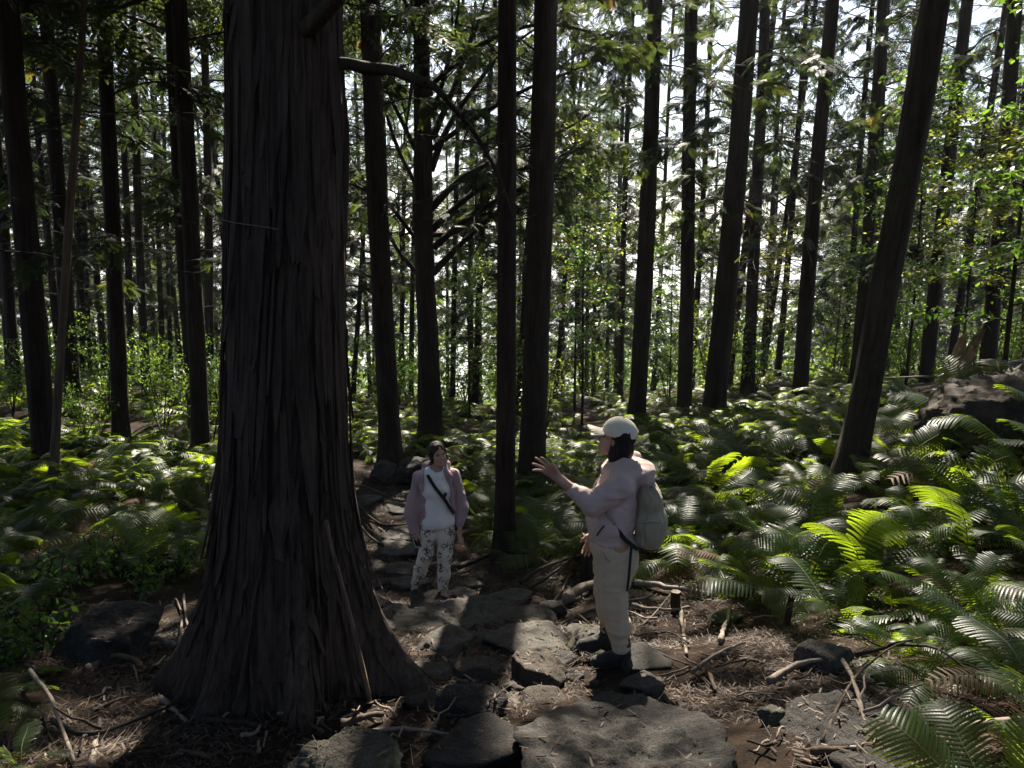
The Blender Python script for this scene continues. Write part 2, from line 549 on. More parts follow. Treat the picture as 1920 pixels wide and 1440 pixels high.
def twig_branch(seed, L=1.8):
    """lower limb with thin living sprays towards its end, along +x"""
    r = np.random.default_rng(seed)
    b = Buf()
    k = np.linspace(0, 1, 9)
    P = np.stack([L * k, .1 * L * np.cumsum(r.normal(0, .3, 9)) * k, L * (r.uniform(.1, .5) * k - r.uniform(.35, .7) * k * k)], 1)
    b.add(*tube(P, np.linspace(.016, .004, 9), 5), 0)
    for j in range(9):
        kk = r.uniform(.35, 1)
        o = np.array([np.interp(kk, k, P[:, c]) for c in range(3)])
        l2 = L * r.uniform(.15, .35)
        s = r.choice([-1, 1])
        q = np.linspace(0, 1, 5)
        Q = np.stack([o[0] + l2 * .8 * q, o[1] + s * l2 * .7 * q, o[2] - l2 * r.uniform(.1, .5) * q * q], 1)
        b.add(*tube(Q, np.linspace(.006, .002, 5), 3), 0)
        PP = np.stack([np.interp(np.sort(r.uniform(.2, 1.05, 6)), q, Q[:, c]) for c in range(3)], 1)
        add_sprays(b, PP, r, 1, (.2, .4))
    return b.mesh('branch', [M['twig'], M['hinoki']], False)

def trunk_mesh(name, H, rb, rt, seed, n=20, rings=70, mat=None, below=.5, flare=.35, bend=.05, ridge=.07):
    """straight cypress stem in local z with fluted bark and a slight root flare"""
    z = np.concatenate([np.linspace(-below, 9.5, int(rings * .8)), np.linspace(9.8, H, int(rings * .2))])
    th = np.linspace(0, 2 * np.pi, n, endpoint=False)
    Z, TH = np.meshgrid(z, th, indexing='ij')
    rad = rt + (rb - rt) * (1 - np.clip(Z / H, 0, 1)) ** .8
    rad = rad * (1 + flare * np.exp(-np.maximum(Z, -.2) / .28))
    c, s = np.cos(TH), np.sin(TH)
    rad = rad * (1 + ridge * fbm(c * 3.2, s * 3.2, Z * .9, seed, 3) + .5 * ridge * vnoise(c * 7, s * 7, Z * 2.2, seed + 4))
    bx = bend * np.sin(Z * .33 + seed) ; by = bend * np.cos(Z * .27 + seed * 2)
    V = np.stack([rad * c + bx - bend * math.sin(seed), rad * s + by - bend * math.cos(seed * 2), Z], -1).reshape(-1, 3)
    return make_mesh(name, V, grid_faces(n, len(z), True), [mat or M['bark']])

CROWNS = [cypress_crown(40 + i, 11. + i % 3, 2.0 + .25 * (i % 2), 34, 13, True, None, (.2, .38)) for i in range(6)]
CROWNS_SPARSE = [cypress_crown(60 + i, 11., 2.1, 20, 9, True, None, (.18, .36)) for i in range(3)]
CROWNS_DENSE = [cypress_crown(70 + i, 11., 2.4, 52, 16, True, SPRAY_FAR, (.35, .6)) for i in range(2)]
CROWNS_FAR = [cypress_crown(80 + i, 11., 2.3, 44, 13, True, SPRAY_FAR, (.25, .46)) for i in range(4)]
DEAD = [dead_branch(100 + i, 1.2 + .25 * i, .012) for i in range(10)]
TWIGS = [twig_branch(130 + i, 1.3 + .2 * i) for i in range(6)]

def cypress(px1, py1, px2, py2, depth, w, label, group=None, H=17., crown0=None, mat=None, nbr=8, far=False,
            n=20, name='cypress_tree', branch0=2.2, brs=None, crown_scale=1.0, flare=.35):
    """a stem whose axis is seen through two pixels, at one distance; w = width in photo pixels near mid-height"""
    A, B = at(px1, py1, depth), at(px2, py2, depth)
    if A[2] > B[2]: A, B = B, A
    d = (B - A) / (B[2] - A[2])
    # down to the ground
    base = A.copy()
    for _ in range(12):
        base = A + d * (gz(base[0], base[1]) - A[2])
    ang = math.atan2(d[0], 1.0)
    zf = depth * math.cos(PITCH) + .3
    rmid = .5 * w * zf / F_PX
    rb, rt = rmid * 1.13, rmid * .5
    t = link(name, None, loc=base, rot=(0, ang, 0), label=label, cat='tree', group=group)
    sd = int(abs(px1) * 7 + abs(py1)) % 997
    link('trunk', trunk_mesh('trunk', H, rb, rt, sd, n, 70 if not far else 36, mat, flare=flare), t)
    c0 = crown0 if crown0 is not None else random.uniform(5.6, 7.6)
    cm = random.choice(CROWNS_FAR if far else (CROWNS_SPARSE if px1 > 1150 and depth < 20 else (CROWNS_DENSE if px1 < 420 and depth < 14.2 else CROWNS)))
    link('crown', cm, t, loc=(0, 0, c0), rot=(0, 0, random.uniform(0, 6.28)),
         scale=(crown_scale, crown_scale, (H + .6 - c0) / 11.5))
    for i in range(int(nbr * 2.6)):
        z = random.uniform(branch0, c0 + 1.5)
        live = random.random() < (.05 + .6 * (z - branch0) / (c0 + 1.5 - branch0))
        me = random.choice(TWIGS if live else DEAD)
        link('branch', me, t, loc=(0, 0, z), rot=(random.uniform(-.2, .2), random.uniform(-.45, .25), random.uniform(0, 6.28)),
             scale=(brs or random.uniform(.65, 1.25)))
    return t

# ---- stems measured in the photograph: (x,y) low, (x,y) high, distance, width, label
NEAR = [
 (945, 1000, 962, 0, 8.3, 33, 'slim straight cypress rising beside the path between the two women', dict(crown0=8.2, nbr=0, H=18)),
 (996, 880, 1016, 0, 12.0, 44, 'thick dark cypress just right of the slim trunk by the path', dict(crown0=8.4, nbr=7, branch0=4.5)),
 (733, 860, 700, 0, 13.0, 36, 'dark cypress with roots at the path, left of the many-limbed tree', dict(crown0=8.8, nbr=12, branch0=2.2, flare=.6, crown_scale=.7)),
 (1194, 760, 1230, 0, 15.5, 29, 'cypress directly behind the white cap of the gesturing woman', dict(crown0=9.5, nbr=5, branch0=4, crown_scale=.7)),
 (1283, 760, 1307, 0, 16.5, 25, 'straight cypress second to the right of the white cap', dict(crown0=9.5, nbr=8, branch0=2.8, crown_scale=.65)),
 (1338, 780, 1402, 0, 15.0, 37, 'thick dark cypress leaning slightly right above the bright ferns', dict(crown0=9.8, nbr=7, branch0=3, crown_scale=.65)),
 (1402, 720, 1430, 0, 20.0, 21, 'slender cypress close behind the thick one above the bright ferns', dict(nbr=10, crown0=8., crown_scale=.65)),
 (1502, 720, 1561, 0, 16.0, 25, 'dark straight cypress midway between the thick trunk and the leaning trunk', dict(nbr=9, crown0=8.6, crown_scale=.65)),
 (1610, 640, 1656, 0, 18.0, 21, 'cypress seen just left behind the strongly leaning trunk', dict(nbr=9, crown0=8., crown_scale=.65)),
 (1738, 700, 1808, 0, 17.0, 22, 'grey brown cypress just right behind the strongly leaning trunk', dict(nbr=8, crown0=7., crown_scale=.75)),
 (1850, 690, 1898, 0, 14.5, 24, 'cypress at the right edge behind the dark sapling', dict(nbr=7, crown0=6.4)),
 (85, 820, 24, 0, 11.0, 38, 'thickest dark cypress at the left edge of the picture', dict(crown0=7.4, nbr=5, branch0=3, crown_scale=1.3)),
 (228, 840, 200, 0, 13.0, 27, 'straight cypress standing alone in the ferns left of the big trunk', dict(crown0=7.2, nbr=7, branch0=2.8, crown_scale=1.3)),
 (378, 880, 343, 0, 12.4, 29, 'cypress close to the left side of the huge old trunk', dict(crown0=7.4, nbr=6, branch0=2.6, crown_scale=1.3)),
 (352, 600, 314, 0, 14.5, 18, 'thinner cypress almost touching the one beside the huge old trunk', dict(crown0=7., nbr=6, crown_scale=1.25)),
 (140, 780, 92, 0, 16.0, 25, 'dark cypress behind the pale dead snag at the left', dict(crown0=6.8, nbr=8, crown_scale=1.3)),
 (390, 650, 377, 0, 19., 15, 'slim cypress squeezed against the left outline of the huge old trunk', dict(crown0=7., nbr=6)),
 (33, 780, 2, 340, 17., 18, 'slim cypress at the far left picture edge', dict(crown0=6.5, nbr=8)),
 (275, 720, 245, 0, 19., 14, 'slim cypress right of the lone one in the left ferns', dict(crown0=6.5, nbr=8)),
 (98, 520, 57, 60, 20., 12, 'thin cypress close right of the thickest left-edge trunk', dict(crown0=6.5, nbr=7)),
]
for (x1, y1, x2, y2, d, w, lab, kw) in NEAR:
    cypress(x1, y1, x2, y2, d, w, lab, n=26, **kw)
cypress(1592, 890, 1752, 0, 7.9, 46, 'strongly leaning mossy cypress rising from the sunlit ferns', mat=M['bark_lean'], crown0=9.8, nbr=2, branch0=4.5, crown_scale=.7, n=32, H=16.)
t = cypress(103, 840, 141, 0, 10.2, 15, 'pale dead snag with stripped bark leaning right at the left edge', mat=M['bark_pale'], crown0=9, nbr=3, branch0=3, n=14, H=9., name='dead_tree')
for ch in list(t.children):
    if ch.name.startswith('crown'): bpy.data.objects.remove(ch)

MID = [(180, 100, 197, 450, 26, 9), (245, 700, 228, 100, 24, 12), (415, 450, 385, 150, 24, 10),
 (150, 600, 140, 400, 25, 12), (165, 600, 158, 420, 28, 11), (302, 620, 290, 400, 27, 9), (318, 640, 308, 420, 30, 8),
 (663, 720, 677, 430, 27, 9), (772, 700, 778, 480, 27, 9), (752, 690, 758, 480, 29, 9), (850, 700, 858, 430, 26, 10),
 (894, 700, 911, 380, 24, 12), (980, 620, 988, 430, 22, 13), (1045, 700, 1064, 490, 28, 9), (1168, 600, 1182, 250, 24, 11),
 (1302, 600, 1322, 230, 25, 11), (1368, 700, 1400, 425, 23, 13), (1430, 700, 1472, 400, 26, 10), (1458, 700, 1500, 150, 24, 11),
 (1580, 700, 1622, 250, 24, 11), (1648, 400, 1670, 50, 21, 13), (1782, 680, 1800, 560, 22, 13), (1230, 640, 1250, 300, 30, 8),
 (20, 700, 0, 420, 22, 14), (55, 700, 30, 380, 26, 11), (1880, 620, 1915, 300, 24, 11), (690, 640, 672, 200, 30, 8), (1090, 720, 1085, 560, 33, 8)]
LANDMARKS = [(68, 'thickest left-edge trunk'), (105, 'pale dead snag'), (220, 'lone cypress in the left ferns'), (366, 'cypress beside the huge trunk'), (640, 'outline of the huge trunk'),
             (720, 'cypress with roots at the path'), (808, 'many-limbed tree'), (948, 'slim cypress by the path'), (1002, 'thick cypress by the path'), (1080, 'leafy green sapling'),
             (1200, 'trunk behind the white cap'), (1288, 'second trunk right of the cap'), (1352, 'thick trunk above the bright ferns'), (1512, 'dark straight cypress'),
             (1645, 'strongly leaning trunk'), (1748, 'grey brown cypress'), (1856, 'right-edge cypress')]
for (x1, y1, x2, y2, d, w) in MID:
    xm = x1 + (x2 - x1) * (600 - y1) / (y2 - y1)
    mark, nm = min(LANDMARKS, key=lambda q: abs(q[0] - xm))
    key = ('right' if xm > mark else 'left') + ' of the ' + nm
    cypress(x1, y1, x2, y2, d, w, 'thin dark cypress stem behind, just ' + key, 'thin stems ' + key,
            H=random.uniform(15, 18), crown0=random.uniform(4.6, 6.6) , nbr=9, n=12, branch0=1.8, crown_scale=.72 if x1 > 1190 else .95)

# rows farther down the slope
def where(px):
    for lim, w in ((390, 'seen left of the huge trunk'), (700, 'seen close right of the huge trunk'), (940, 'seen around the many-limbed tree'), (1190, 'seen left of the white cap'),
                   (1500, 'seen between the trunks above the bright ferns'), (1650, 'seen left of the leaning trunk')):
        if px < lim: return w
    return 'seen right of the leaning trunk'
k = 0
tries = 0
placed = []
while k < 100 and tries < 4000:
    tries += 1
    d = random.uniform(26, 62)
    px = random.uniform(-150, 2070)
    x = (px - 960) / F_PX * d
    if any((x - a) ** 2 + (d - b_) ** 2 < 2.0 ** 2 for a, b_ in placed): continue
    if 1180 < px < 1560 and random.random() < .62: continue
    if 640 < px < 1180 and random.random() < .45: continue     # the gap that opens on the valley
    placed.append((x, d)); k += 1
    lean = random.uniform(-.02, .02)
    A = np.array([x, d, 0.]); B = np.array([x + lean * 10, d, 10.])
    a_, b2 = to_px(A), to_px(B)
    cypress(float(a_[0]), float(a_[1]), float(b2[0]), float(b2[1]), d, F_PX * random.uniform(.18, .28) / d,
            'distant slender cypress down the slope, ' + where(px), 'distant cypresses ' + where(px), H=random.uniform(14, 18.5),
            crown0=random.uniform(2.4, 5.), nbr=4, far=True, n=8, branch0=1.5, brs=1.2)
# unseen cypresses added round the viewpoint so their dense crowns cut the skylight
for (x, y) in [(-4.6, 4.5), (-5.8, 6.8), (4.9, 4.3), (6.3, 6.6), (-7., 3.), (7.2, 3.2), (-5.2, .2), (5.4, 0.),
               (-8.4, 7.5), (8.8, 7.6), (-9.5, 11), (10.8, 11.5), (-10.5, 5), (10.5, 5), (-8, -1), (8.2, -1.5)]:
    a_, b2 = (x, y, 0), (x + .3, y, 10)
    zb = gz(x, y)
    t = link('cypress_tree', None, loc=(x, y, zb), rot=(random.uniform(-.02, .02), random.uniform(-.02, .02), 0),
             label='tall dark cypress added just outside the picture to block skylight', cat='tree', group='added cypresses around the viewpoint')
    link('trunk', trunk_mesh('trunk', 17, .2, .08, int(abs(x * 13 + y * 7)), 14, 40), t)
    link('crown', random.choice(CROWNS_DENSE), t, loc=(0, 0, 5.6), rot=(0, 0, random.uniform(0, 6.28)), scale=(1.25, 1.25, .95))
# ------------------------------------------------------------------ the huge old cypress
BT_D = 3.65
_a, _b = at(535, 500, BT_D), at(537, 0, BT_D)
_d = (_b - _a) / (_b[2] - _a[2])
BT_LEAN = math.atan2(_d[0], 1)
BTX = _a[0]
for _ in range(8):
    BTZ = gz(BTX, BT_D); BTX = (_a + _d * (BTZ - _a[2]))[0]
bt = link('old_cypress_tree', None, loc=(BTX, BT_D, BTZ), rot=(0, BT_LEAN, 0),
          label='huge old cypress with shaggy peeling bark and flared root base', cat='tree')

ROOTS = [(2, .66, 13), (-32, .14, 8), (-60, .50, 11), (-92, .30, 9), (-122, .46, 11), (-152, .2, 9), (176, .46, 13), (142, .3, 11), (95, .44, 14), (48, .46, 13)]
def bt_radius(th, z):
    """th radians, z above the base"""
    zz = np.maximum(z, -.3)
    zp = np.maximum(zz, 0)
    r = .236 + .075 * np.exp(-zp / 1.6) + .055 * np.exp(-zz / .7) + .02 * np.exp(-zz / .3)
    r = r + .02 * np.exp(-zp / 1.5) * np.cos(th * 2 + .6)
    for i, (a, A, wd) in enumerate(ROOTS):
        aw = a + 9 * np.exp(-zz / .4) * math.sin(i * 2.1)       # roots wander as they run out
        d = np.angle(np.exp(1j * (th - np.radians(aw))))
        w = math.radians(wd) * (1 + .55 * np.clip(zz, 0, 2))
        r = r + A * (np.exp(-zz / .38) * .50 + .13 * np.exp(-zp / 1.1)) * np.exp(-(d / w) ** 2)
    return r

def ridged(c, s, z, seed, f):
    return 1 - np.abs(fbm(c * f, s * f, z, seed, 3))

nT, nZ = 460, 620
th = np.linspace(-np.pi, np.pi, nT, endpoint=False)
zz = np.concatenate([np.linspace(-.75, 1.2, 260, endpoint=False), np.linspace(1.2, 5.2, 300, endpoint=False), np.linspace(5.2, 17, 60)])
ZZ, TT = np.meshgrid(zz, th, indexing='ij')
rad = bt_radius(TT, ZZ)
# bark fibres twist and wander a little as they climb
wv = .12 * vnoise(ZZ * 1.1, np.cos(TT) * 2, np.sin(TT) * 2, 71)
c_, s_ = np.cos(TT + wv), np.sin(TT + wv)
lay = fbm(c_ * 4.2, s_ * 4.2, ZZ * .75, 150, 4)                      # broad plates
plate = np.floor(lay * 3.2 + .9 * vnoise(c_ * 15, s_ * 15, ZZ * 1.7, 53)) / 3.2   # stepped layers with torn edges
fib = ridged(c_, s_, ZZ * 1.5, 57, 13.)
fine = vnoise(c_ * 40, s_ * 40, ZZ * 3.5, 61)
plate = np.maximum(plate, -.45)
disp = .019 * plate + .009 * (fib - .55) + .0025 * fine + .010 * lay
disp += .02 * vnoise(c_ * 1.6, s_ * 1.6, ZZ * .8, 66)
groove = smooth(.45, .95, ridged(c_, s_, ZZ * .55, 77, 5.5)) 
disp -= .008 * smooth(.8, .98, ridged(c_, s_, ZZ * .5, 78, 4.0))
rad = (rad + disp) * np.where(ZZ > 4, 1 - .5 * (ZZ - 4) / 13, 1)
V = np.stack([rad * np.cos(TT), rad * np.sin(TT), ZZ], -1).reshape(-1, 3)
trunk = link('trunk', make_mesh('trunk', V, grid_faces(nT, len(zz), True), [M['bark_big']]), bt)

def bt_surface(a, z, lift=0.):
    r = bt_radius(a, z) + lift
    return np.stack([r * np.cos(a), r * np.sin(a), z * np.ones_like(r)], -1)

# peeling strips of bark: each its own piece, edges lifted, feet curling away
r = np.random.default_rng(9)
for i in range(290):
    front = r.random() < .74
    a0 = r.uniform(-np.pi, 0) if front else r.uniform(0, np.pi)
    z0 = r.uniform(.15, 4.6) if r.random() > .25 else r.uniform(.1, 1.6)
    L = r.uniform(.35, 1.3) * (1 if z0 > 1.2 else .5)
    wd = r.uniform(.014, .072) if i % 2 else r.uniform(.012, .035)
    m, n = 9, 4
    q = np.linspace(0, 1, m)[:, None]; s = np.linspace(-1, 1, n)[None]
    drift = r.normal(0, .06)
    rr0 = float(bt_radius(np.array(a0), np.array(z0)))
    hw = wd / rr0 * (np.sin(np.pi * (.12 + .8 * q)) ** .6) * (1 + .3 * np.sin(q * 9 + i))
    aa = a0 + drift * q + hw * s * .5 + .02 * np.sin(q * 5 + i * 2)
    zq = z0 - L * q + .02 * s * np.sin(i)
    tip = r.choice([.005, .016, .045], p=[.5, .35, .15])
    lift = .013 + .004 * np.sin(q * 7 + i) + tip * q ** 3 + .006 * np.abs(s) * r.uniform(-.6, 1.2)
    Pt = bt_surface(aa, zq, lift).reshape(-1, 3)
    Pb = bt_surface(aa, zq, lift - .007).reshape(-1, 3)
    Fq = grid_faces(n, m)
    nb = m * n
    ring = np.concatenate([np.arange(n), np.arange(2 * n - 1, nb, n), np.arange(nb - 2, nb - n - 1, -1), np.arange(nb - 2 * n, 0, -n)])
    j = np.roll(ring, -1)
    Fs = np.stack([ring, j, j + nb, ring + nb], -1)
    link('bark_strip', make_mesh('bark_strip', np.concatenate([Pt, Pb]), np.concatenate([Fq, Fq[:, ::-1] + nb, Fs]), [M['bark_big']]), trunk)

def bt_local(px, py, d):
    p = at(px, py, d)
    a = -BT_LEAN
    x, y, z = p[0] - BTX, p[1] - BT_D, p[2] - BTZ
    return np.array([x * math.cos(a) + z * math.sin(a), y, -x * math.sin(a) + z * math.cos(a)])

# the bare limb that arches out to the right
P = resample([bt_local(*q) for q in [(600, 125, 3.6), (655, 118, 3.6), (690, 130, 3.6), (735, 128, 3.62), (772, 146, 3.65), (812, 160, 3.7), (858, 210, 3.75), (888, 244, 3.8), (925, 308, 3.8),
                                     (942, 352, 3.85), (962, 405, 3.85), (966, 418, 3.85)]], 40)
lb = Buf()
lb.add(*tube(P, np.interp(np.linspace(0, 1, 40), [0, .2, .45, .8, 1], [.030, .025, .015, .008, .004]), 12, True, .55, 3), 0)
lb.add(*tube(resample([bt_local(*q) for q in [(964, 414, 3.85), (980, 412, 3.83), (1006, 402, 3.8)]], 7), np.linspace(.006, .003, 7), 6), 0)
lb.add(*tube(resample([bt_local(*q) for q in [(775, 148, 3.66), (768, 180, 3.6), (764, 222, 3.55), (757, 262, 3.5)]], 8), np.linspace(.010, .004, 8), 6, True, .5, 5), 0)
for (x0, y0, x1, y1, x2, y2) in [(700, 128, 715, 100, 742, 84), (830, 180, 870, 172, 905, 182), (880, 236, 868, 262, 866, 300), (905, 270, 930, 266, 952, 272), (945, 356, 930, 378, 922, 402)]:
    lb.add(*tube(resample([bt_local(x0, y0, 3.68), bt_local(x1, y1, 3.66), bt_local(x2, y2, 3.6)], 7), np.linspace(.005, .0015, 7), 5), 0)
for (x0, y0) in [(668, 124), (752, 136), (800, 158), (868, 222)]:
    c0 = bt_local(x0, y0, 3.64); kd = np.array([.1, -.5, .8]) * r.uniform(.6, 1.2, 3); kd /= np.linalg.norm(kd)
    lb.add(*tube(np.array([c0, c0 + kd * .022, c0 + kd * .036]), np.array([.016, .011, .006]), 7, True, .3), 0)
link('bare_branch', lb.mesh('bare_branch', [M['bark_lean']]), bt)
# dark limb stub high on the trunk
P = resample([bt_local(*q) for q in [(565, 70, 3.5), (590, 40, 3.36), (618, 12, 3.3), (645, -20, 3.25), (690, -120, 3.2)]], 12)
link('limb', (lambda b: (b.add(*tube(P, np.linspace(.04, .024, 12), 12, True, .4, 8), 0), b)[1])(Buf()).mesh('limb', [M['bark_big']]), bt)
# hanging fibre across the bark
P = resample([bt_local(*q) for q in [(415, 412, 3.5), (450, 420, 3.36), (490, 424, 3.33), (520, 430, 3.33)]], 9)
link('bark_fibre', (lambda b: (b.add(*tube(P, np.full(9, .0022), 4), 0), b)[1])(Buf()).mesh('bark_fibre', [M['pale_stick']]), bt)
link('crown', CROWNS[1], bt, loc=(0, 0, 6.5), rot=(0, 0, 2.), scale=(1.5, 1.5, 1.0))
for i in range(7):
    link('branch', TWIGS[i % 6], bt, loc=(0, 0, 5.2 + .4 * i), rot=(0, -.1, i * 2.3), scale=1.4)

# ------------------------------------------------------------------ the many-limbed tree behind the smiling woman
LD = 15.0
A, B = at(809, 820, LD), at(810, 0, LD)
lx, lz = A[0], gz(A[0], LD)
lt = link('many_limbed_tree', None, loc=(lx, LD, lz), label='many-limbed old cypress with long curving branches behind the smiling woman', cat='tree')
link('trunk', trunk_mesh('trunk', 14, .225, .07, 311, 30, 90, M['bark'], flare=.5, bend=.06, ridge=.12), lt)
LIMBS = [
 [(812, 512), (850, 470), (900, 425), (940, 388), (990, 350), (1040, 335)],
 [(812, 465), (880, 405), (935, 372), (1000, 345), (1075, 330)],
 [(810, 430), (860, 382), (910, 347), (970, 320), (1040, 298), (1120, 262)],
 [(808, 392), (860, 335), (930, 300), (1010, 265), (1090, 228), (1140, 185)],
 [(808, 320), (835, 245), (870, 190), (930, 108), (990, 62), (1060, 20)],
 [(810, 260), (850, 172), (872, 100), (902, 30), (925, -60)],
 [(810, 220), (840, 122), (856, 40), (868, -60)],
 [(806, 540), (775, 503), (742, 467), (716, 402), (690, 352), (650, 318)],
 [(806, 395), (772, 332), (746, 282), (720, 200), (702, 100), (690, 10)],
 [(806, 335), (770, 262), (732, 182), (692, 92), (668, 0)],
 [(806, 480), (762, 425), (722, 372), (660, 345), (600, 330)],
 [(808, 180), (790, 100), (770, 30), (740, -60)],
 [(808, 280), (900, 215), (1000, 160), (1110, 120), (1180, 60)],
 [(808, 160), (900, 80), (1010, 40), (1120, 60), (1200, 110)],
 [(806, 440), (850, 440), (905, 400), (960, 400), (1010, 380)],
]
r = np.random.default_rng(77)
for li, pts in enumerate(LIMBS):
    n = 18
    swing = r.uniform(-1.6, 2.2)
    P = np.array([at(x, y, LD + swing * (k / (len(pts) - 1)) ** 1.2) for k, (x, y) in enumerate(pts)]) - np.array([lx, LD, lz])
    P = resample(P, n)
    b = Buf()
    r0 = .072 if li < 6 else .055
    b.add(*tube(P, np.linspace(r0, .012, n), 8, True, .2, li), 0)
    Ltot = np.linalg.norm(np.diff(P, axis=0), axis=1).sum()
    for j in range(17):
        kk = r.uniform(.25, 1); i0 = int(kk * (n - 1))
        o = P[i0]; T = P[min(i0 + 1, n - 1)] - P[max(i0 - 1, 0)]; T /= np.linalg.norm(T)
        d = T * r.uniform(.3, 1) + r.normal(0, .55, 3); d[2] += r.uniform(-.25, .35); d /= np.linalg.norm(d)
        l2 = r.uniform(.5, 1.4) * (1.2 - .5 * kk)
        q = np.linspace(0, 1, 6)[:, None]
        Q = o + d * l2 * q + np.array([0, 0, .2 * l2]) * (q - 1.4 * q * q) + r.normal(0, .03, (6, 3)) * q
        b.add(*tube(Q, np.linspace(.016, .004, 6), 4, False), 0)
        if r.random() < (.75 if kk > .45 else .2):
            for s in range(3):
                o2 = Q[3 + s - 1]
                d2 = d + r.normal(0, .5, 3); d2 /= np.linalg.norm(d2)
                Q2 = o2 + d2 * .5 * np.linspace(0, 1, 4)[:, None] + np.array([0, 0, -.15]) * np.linspace(0, 1, 4)[:, None] ** 2
                b.add(*tube(Q2, np.linspace(.005, .002, 4), 3, False), 0)
                add_sprays(b, np.repeat(Q2[1:], 2, 0) + r.normal(0, .04, (6, 3)), r, 1, (.2, .4))
    link('limb', b.mesh('limb', [M['bark'], M['hinoki']], True), lt)
link('crown', CROWNS[3], lt, loc=(0, 0, 8.2), scale=(.8, .8, .65))
# ------------------------------------------------------------------ ferns
def frond_mesh(seed, comb=True, pairs=19, droop=None, mat=None):
    """one arching fern frond along +x, about 1 m long when scale is 1; comb = every leaflet modelled"""
    r = np.random.default_rng(seed)
    b = Buf()
    nr = 12
    t = np.linspace(0, 1, nr)
    dr = droop if droop is not None else r.uniform(.45, .85)
    X = .95 * (t - .12 * t * t); Z = .62 * t - dr * t * t + .04 * np.sin(t * 6 + seed)
    Y = .07 * r.normal() * t * t
    P = np.stack([X, Y, Z], 1)
    b.add(*tube(P, np.linspace(.0055, .0015, nr), 4, False), 1)
    q = []; tint = []
    for i in range(pairs):
        tt = .17 + .83 * (i / (pairs - 1)) ** .95
        o = np.array([np.interp(tt, t, P[:, c]) for c in range(3)])
        e = np.array([np.interp(min(tt + .03, 1), t, P[:, c]) for c in range(3)]) - np.array([np.interp(tt - .03, t, P[:, c]) for c in range(3)])
        e /= np.linalg.norm(e)
        nrm = np.array([-e[2], 0, e[0]]); sd = np.cross(nrm, e)
        Lp = .22 * math.sin(math.pi * (.20 + .80 * (1 - tt) ** .8)) ** 1.1 if tt > .3 else .22 * (.72 + .9 * (tt - .17))
        Lp = max(Lp, .02) * r.uniform(.9, 1.08)
        for s in (-1, 1):
            dp = sd * s * .93 + e * .36 ; dp /= np.linalg.norm(dp)
            sag = -.28 * r.uniform(.6, 1.4)
            if not comb:
                w = .021
                m1 = o + dp * Lp * .5 + nrm * sag * Lp * .2; m2 = o + dp * Lp + nrm * sag * Lp
                q.append([o, m1 - e * w, m2, m1 + e * w]); tint.append(r.normal(.45, .15))
                continue
            ns = max(3, int(Lp / .022))
            tb = r.normal(.45, .12)
            pv = np.array([o + dp * Lp * k + nrm * sag * Lp * k * k for k in np.linspace(0, 1, ns + 1)])
            for k in range(ns):
                w = .0115 * (1 - .75 * (k / ns) ** 1.5) + .003
                a0, a1 = pv[k], pv[k + 1]
                for s2 in (-1, 1):
                    tipp = (a0 * .2 + a1 * .8) + e * s2 * w + dp * .004 - nrm * .2 * w
                    q.append([a0 * 1.05 - a1 * .05, a0 * .85 + a1 * .15 + e * s2 * w * .95 - nrm * .15 * w, tipp, a1 * 1.12 - a0 * .12]); tint.append(tb)
    q = np.array(q).reshape(-1, 3)
    b.add(q, np.arange(len(q)).reshape(-1, 4), 0, np.clip(np.repeat(tint, 4), 0, 1))
    return b.mesh('frond', [mat or M['fern'], M['stem']], False)

FROND = [frond_mesh(200 + i, True, 20 + i % 6, .4 + .09 * (i % 6)) for i in range(11)]
DEAD_FROND = [frond_mesh(240 + i, True, 20, 1.0, M['fern_dead']) for i in range(2)]
FROND_MID = [frond_mesh(220 + i, False, 20) for i in range(5)]

def in_poly(x, y, poly):
    c = False; n = len(poly)
    for i in range(n):
        x1, y1 = poly[i]; x2, y2 = poly[i - 1]
        if (y1 > y) != (y2 > y) and x < (x2 - x1) * (y - y1) / (y2 - y1) + x1: c = not c
    return c

# where the ground carries ferns, as seen on the ground in the photograph
FERN_R = [(1205, 1045), (1330, 1065), (1420, 1120), (1560, 1165), (1620, 1225), (1740, 1260), (1850, 1310), (1900, 1700), (2600, 1700), (2600, 700), (1205, 790)]
FERN_C = [(965, 1060), (1090, 1050), (1205, 1040), (1205, 780), (640, 780), (655, 880), (740, 850), (860, 850), (900, 950), (895, 1010), (925, 1030)]
FERN_L = [(-600, 790), (400, 830), (392, 1065), (300, 1075), (90, 1080), (40, 1110), (30, 1235), (60, 1275), (20, 1330), (-30, 1600), (-900, 1600)]
def fern_area(px, py):
    if in_poly(px, py, FERN_R): return 'right'
    if in_poly(px, py, FERN_C): return 'centre'
    if in_poly(px, py, FERN_L): return 'left'
    return None

